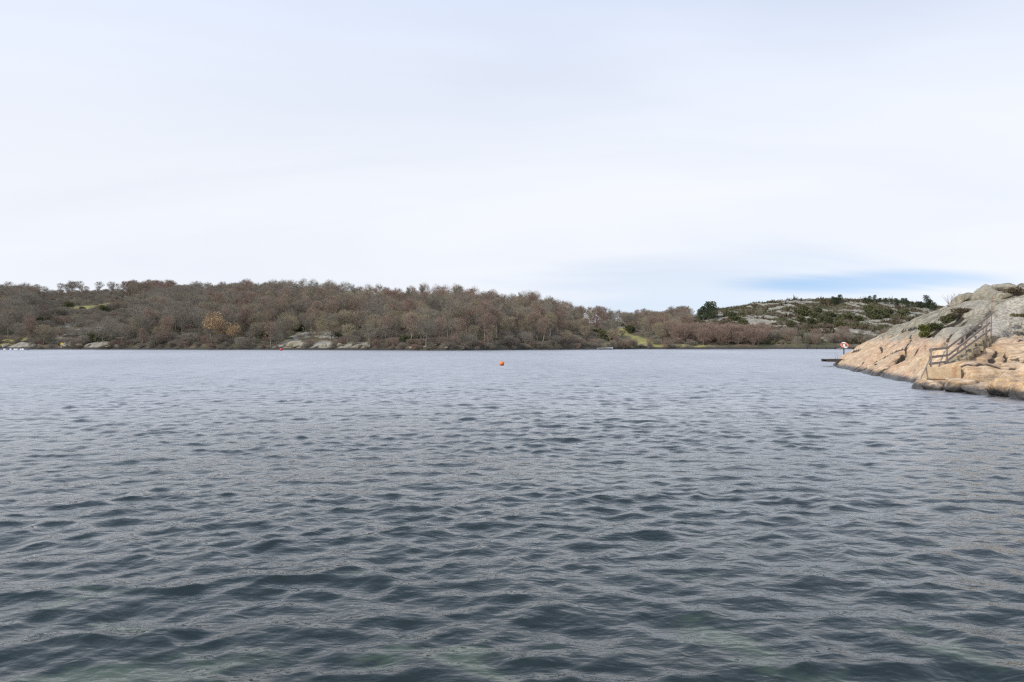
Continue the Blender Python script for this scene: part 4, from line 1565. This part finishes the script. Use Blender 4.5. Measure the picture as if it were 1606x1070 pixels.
# undergrowth between the trunks
for _ in range(1100):
    x, y, dd, yr, u = random.choice(spots)
    x += random.uniform(-2.5, 2.5)
    y += random.uniform(-2.5, 2.5)
    if y - float(shore_y(x)) < 2 or float(meadow(np.array([x]), np.array([y]))[0]) > 0.2:
        continue
    wp.append(hill_point(x, y))
    wvar.append(ORDER.index((random.choice(['scrub', 'scrub', 'scrub', 'scrub', 'bush']), random.randrange(3))))
    wrot.append(random.uniform(0, 6.28))
    wscl.append(random.uniform(0.4, 0.8))
pm = bpy.data.meshes.new('woods')
pm.from_pydata([tuple(p) for p in wp], [], [])
attr(pm, 'turn', np.array(wrot))
attr(pm, 'size', np.array(wscl))
ai = pm.attributes.new('sort', 'INT', 'POINT')
ai.data.foreach_set('value', np.array(wvar, dtype=np.int32))
wo = link('woods', pm, kind='stuff', label='dense bare spring wood covering the far hillside', cat='wood')
ng = bpy.data.node_groups.new('woods', 'GeometryNodeTree')
ng.interface.new_socket('Geometry', in_out='INPUT', socket_type='NodeSocketGeometry')
ng.interface.new_socket('Geometry', in_out='OUTPUT', socket_type='NodeSocketGeometry')
gi, go = ng.nodes.new('NodeGroupInput'), ng.nodes.new('NodeGroupOutput')
jn = ng.nodes.new('GeometryNodeJoinGeometry')


def named(nm, typ):
    nd = ng.nodes.new('GeometryNodeInputNamedAttribute')
    nd.data_type = typ
    nd.inputs['Name'].default_value = nm
    return nd.outputs['Attribute']


n_sort, n_turn, n_size = named('sort', 'INT'), named('turn', 'FLOAT'), named('size', 'FLOAT')
cx_ = ng.nodes.new('ShaderNodeCombineXYZ')
ng.links.new(n_turn, cx_.inputs[2])
for k, key in enumerate(ORDER):
    jj = ng.nodes.new('GeometryNodeJoinGeometry')
    for ob in PROTO[key][1:]:
        oi = ng.nodes.new('GeometryNodeObjectInfo')
        oi.transform_space = 'ORIGINAL'
        oi.inputs['Object'].default_value = ob
        ng.links.new(oi.outputs['Geometry'], jj.inputs[0])
    cmp_ = ng.nodes.new('FunctionNodeCompare')
    cmp_.data_type = 'INT'
    cmp_.operation = 'EQUAL'
    ng.links.new(n_sort, cmp_.inputs[2])
    cmp_.inputs[3].default_value = k
    ip = ng.nodes.new('GeometryNodeInstanceOnPoints')
    ng.links.new(gi.outputs[0], ip.inputs['Points'])
    ng.links.new(cmp_.outputs[0], ip.inputs['Selection'])
    ng.links.new(jj.outputs[0], ip.inputs['Instance'])
    ng.links.new(cx_.outputs[0], ip.inputs['Rotation'])
    ng.links.new(n_size, ip.inputs['Scale'])
    ng.links.new(ip.outputs[0], jn.inputs[0])
ng.links.new(jn.outputs[0], go.inputs[0])
wo.modifiers.new('woods', 'NODES').node_group = ng

# heather and low scrub on the rocky hill, joined
HT_V, HT_F = [], []
gg = np.random.default_rng(77)
hx = gg.uniform(62, 262, 22000)
hd = gg.uniform(4, 150, 22000)
hy = shore_y(hx) + hd
keep = (slabs(hx, hy) < 0.35)
hx, hy = hx[keep], hy[keep]
hzv = far_z(hx, hy)
nb = 9
n = len(hx)
base = np.repeat(np.stack([hx, hy, hzv], 1), nb, 0)
sz = np.repeat(gg.uniform(0.3, 0.9, n) * (0.7 + 0.9 * sstep(0.0, 0.5, fbm(hx / 14, hy / 14, 2, 131))), nb)[:, None]
d = gg.normal(0, 0.55, (n * nb, 3)) + np.array([0, 0, 0.75])
base = base + gg.normal(0, 0.35, (n * nb, 3)) * sz * np.array([1, 1, 0.1])
w = np.cross(d, gg.normal(size=(n * nb, 3)))
w /= np.linalg.norm(w, axis=1)[:, None]
V = np.concatenate([base - w * 0.28 * sz, base + w * 0.28 * sz, base + d * sz], 1).reshape(-1, 3)
link('heather', mesh_from('heather', V, np.arange(len(V)).reshape(-1, 3), [M['heather']], smooth=False), kind='stuff',
     label='brown heather and scrub between the slabs of the rocky hill', cat='heather')

# ------------------------------------------------------------------ plants on the headland
def head_shrub(u, v, rx_, ry_, h_, mat, n, size, seed, label, cat, name, group=None):
    p = rock_spot(u, v)
    st_, cr = shrub(seed, rx_, ry_, h_, mat, n, size)
    t_ = thing(name, p, label, cat, group)
    link('stem', st_, t_)
    link('foliage', cr, t_)
    return t_


JL = M['juniper_light']
head_shrub(1447, 528, 0.55, 0.45, 0.36, JL, 1500, 0.10, 1, 'yellowish green juniper at the lower end of the rock crevice', 'bush', 'juniper_bush')
head_shrub(1458, 521, 0.85, 0.55, 0.52, JL, 2200, 0.10, 2, 'broadest bright green juniper growing in the crevice of the headland', 'bush', 'juniper_bush')
head_shrub(1468, 516, 0.6, 0.5, 0.38, M['juniper'], 1400, 0.10, 3, 'dull green juniper in the middle of the crevice', 'bush', 'juniper_bush')
head_shrub(1484, 507, 0.7, 0.5, 0.52, M['juniper'], 1700, 0.10, 4, 'dark olive juniper higher up the crevice', 'bush', 'juniper_bush')
head_shrub(1497, 499, 0.75, 0.55, 0.32, M['heather'], 1100, 0.10, 5, 'brown heather cushion above the dark juniper in the crevice', 'heather', 'heather_tuft')
head_shrub(1511, 491, 0.9, 0.6, 0.30, M['heather'], 1200, 0.10, 6, 'long brown heather cushion at the upper end of the crevice', 'heather', 'heather_tuft')
head_shrub(1593, 463, 0.9, 0.6, 0.5, M['heather'], 1200, 0.12, 7, 'reddish heather in the hollow below the leaning crest slab', 'heather', 'heather_tuft')
head_shrub(1600, 497, 0.6, 0.5, 0.20, M['moss'], 900, 0.08, 8, 'yellow moss cushion beside the pale path on the slope', 'moss', 'moss_cushion')
head_shrub(1519, 553, 0.35, 0.3, 0.16, M['moss'], 500, 0.07, 9, 'small mossy tuft between the lower step stones', 'moss', 'moss_cushion')
for k, (u, v, h_) in enumerate(((1489, 475, 1.0), (1493, 472, 1.3), (1499, 467, 1.1), (1535, 459, 0.8))):
    p = rock_spot(u, v + 2)
    mb = MB()
    g = random.Random(k)
    for q in range(12):
        d = Vector((g.gauss(0, .45), g.gauss(0, .45), 1)).normalized() * h_ * g.uniform(.5, 1)
        mb.tube([(0, 0, -0.1), d * 0.5 + Vector((g.gauss(0, .05), 0, 0)), d], [0.016, 0.012, 0.006], 3)
    link('dry_shrub', mb.mesh('dry_shrub', [M['twig_grey']]), None, p, ['leafless twiggy shrub lowest on the skyline of the headland', 'taller leafless shrub on the skyline of the headland', 'leafless shrub just below the first crest boulder',
         'small leafless shrub between the crest boulders'][k], 'shrub')

# ------------------------------------------------------------------ small things along the far shore
shore_rocks = [(432, 546.5, 1.6), (445, 545, 2.3), (458, 543.5, 3.2), (468, 541, 3.6), (478, 543, 2.6), (497, 546, 1.6), (508, 545, 2.0), (520, 545, 2.6), (534, 544.5, 2.4), (548, 545.5, 2.0), (562, 545, 2.0), (577, 545, 1.7),
               (104, 544.5, 2.4), (114, 543, 3.0), (126, 544, 2.6), (138, 545, 1.6), (160, 545.5, 2.0), (170, 545.5, 1.6), (185, 546, 1.8), (52, 544.5, 1.6), (10, 544, 2.0), (645, 547, 1.2), (668, 547, 1.3), (700, 547, 1.0)]
SRV = [boulder_mesh(200 + i, 1.0, 0.9, 0.62, M['granite_high'], sub=3, cuts=8, rough=0.16) for i in range(5)]
for k, (u, v, wd) in enumerate(shore_rocks):
    p = on_hill(u, v)
    zone = 'below the meadow' if u < 220 else ('in the pale outcrop' if u < 600 else 'under the tall birches')
    o = link('shore_rock', SRV[k % 5], None, p + Vector((0, 0, 0.2)), f'pale grey rock on the far waterline {zone}', 'rock', f'far shore rocks {zone}')
    o.rotation_euler = (random.uniform(-.3, .3), random.uniform(-.3, .3), random.uniform(0, 6.28))
    o.scale = (wd * 0.62, wd * 0.6, wd * random.uniform(0.5, 0.75))

for k in range(15):
    u = -2 + k * 3.9
    p = at(u, 547.2, 226)
    mb = MB().tube([(-0.42, 0, 0), (-0.36, 0, 0), (0.36, 0, 0), (0.42, 0, 0)], [0.14, 0.22, 0.22, 0.14], 8)
    white = k in (3, 6, 8, 9, 11, 12)
    o = link('float', mb.mesh('float', [M['white_paint' if white else 'blue_plastic']], smooth=True), None, (p.x, 226 - k * 0.2, 0.12),
             f'{"whitish" if white else "dark blue"} float in the line moored off the far shore', 'float', f'{"white" if white else "blue"} floats in the moored line')
    o.rotation_euler = (0, random.uniform(-.2, .2), random.uniform(-.5, .5))

sp = on_hill(96, 546)
sg_ = thing('shore_marker', (sp.x, sp.y, sp.z), 'yellow marker board on a white post at the far waterline', 'marker')
link('post', MB().tube([(0, 0, -0.5), (0, 0, 1.5)], 0.10, 8).mesh('post', [M['white_paint']]), sg_)
link('board', MB().box((0.8, 0.06, 0.8), Matrix.Translation((0.25, -0.12, 1.2))).mesh('board', [M['yellow_paint']], bevel=0.01), sg_)


def rowing_boat(p, L, rz, mat, label):
    """open boat with pointed bow, flat stern and thwarts"""
    t_ = thing('rowing_boat', p, label, 'boat', None, rz)
    st_ = [(-0.5, .62, .34), (-0.3, .8, .36), (0, .9, .38), (.25, .72, .44), (.42, .36, .52), (.5, .02, .6)]
    V, Fc = [], []
    for (x, b_, h_) in st_:
        w_ = b_ * L * 0.2
        for (fy, fz) in ((-1, 1), (-.75, .35), (0, 0), (.75, .35), (1, 1)):
            V.append((x * L, fy * w_, fz * h_ * L * 0.22))
    for i in range(len(st_) - 1):
        for k in range(4):
            Fc.append((i * 5 + k, (i + 1) * 5 + k, (i + 1) * 5 + k + 1, i * 5 + k + 1))
    Fc.append((0, 1, 2, 3, 4))
    link('hull', MB().add(V, Fc).mesh('hull', [mat]), t_)
    for x in (-.25, .05):
        link('thwart', MB().box((0.22, L * 0.3, 0.04), Matrix.Translation((x * L, 0, L * 0.06))).mesh('thwart', [M['driftwood']]), t_)
    return t_


p = on_hill(948, 547)
rowing_boat(Vector((p.x, p.y - 1.5, 0.15)), 5.2, 0.1, M['white_paint'], 'long white boat drawn up on the shore below the green field')
p = on_hill(1000, 544.3)
rowing_boat(p + Vector((0, 0, 0.15)), 2.4, 0.6, M['white_paint'], 'small upright white dinghy lying at the edge of the yellow field')
p = on_hill(1007, 544.3)
rowing_boat(p + Vector((0, 0, 0.15)), 3.4, -0.1, M['driftwood'], 'pale dinghy lying just beyond the small white one')

p = at(1265, 546, 243)
fj = thing('far_jetty', (p.x, 243, 0.55), 'long low dark jetty along the far shore behind the lifebuoy', 'jetty')
link('deck', MB().box((19.0, 1.6, 0.22), Matrix.Translation((9.5, 0, 0))).mesh('deck', [M['dark_wood']]), fj)
for k in range(7):
    link('pile', MB().tube([(0.4 + k * 3.0, 0, -1.2), (0.4 + k * 3.0, 0, 0.35)], 0.13, 8).mesh('pile', [M['dark_wood']]), fj)
link('shed', MB().box((1.3, 1.1, 1.0), Matrix.Translation((0.6, 0.2, 0.6))).mesh('shed', [M['dark_wood']]), fj)
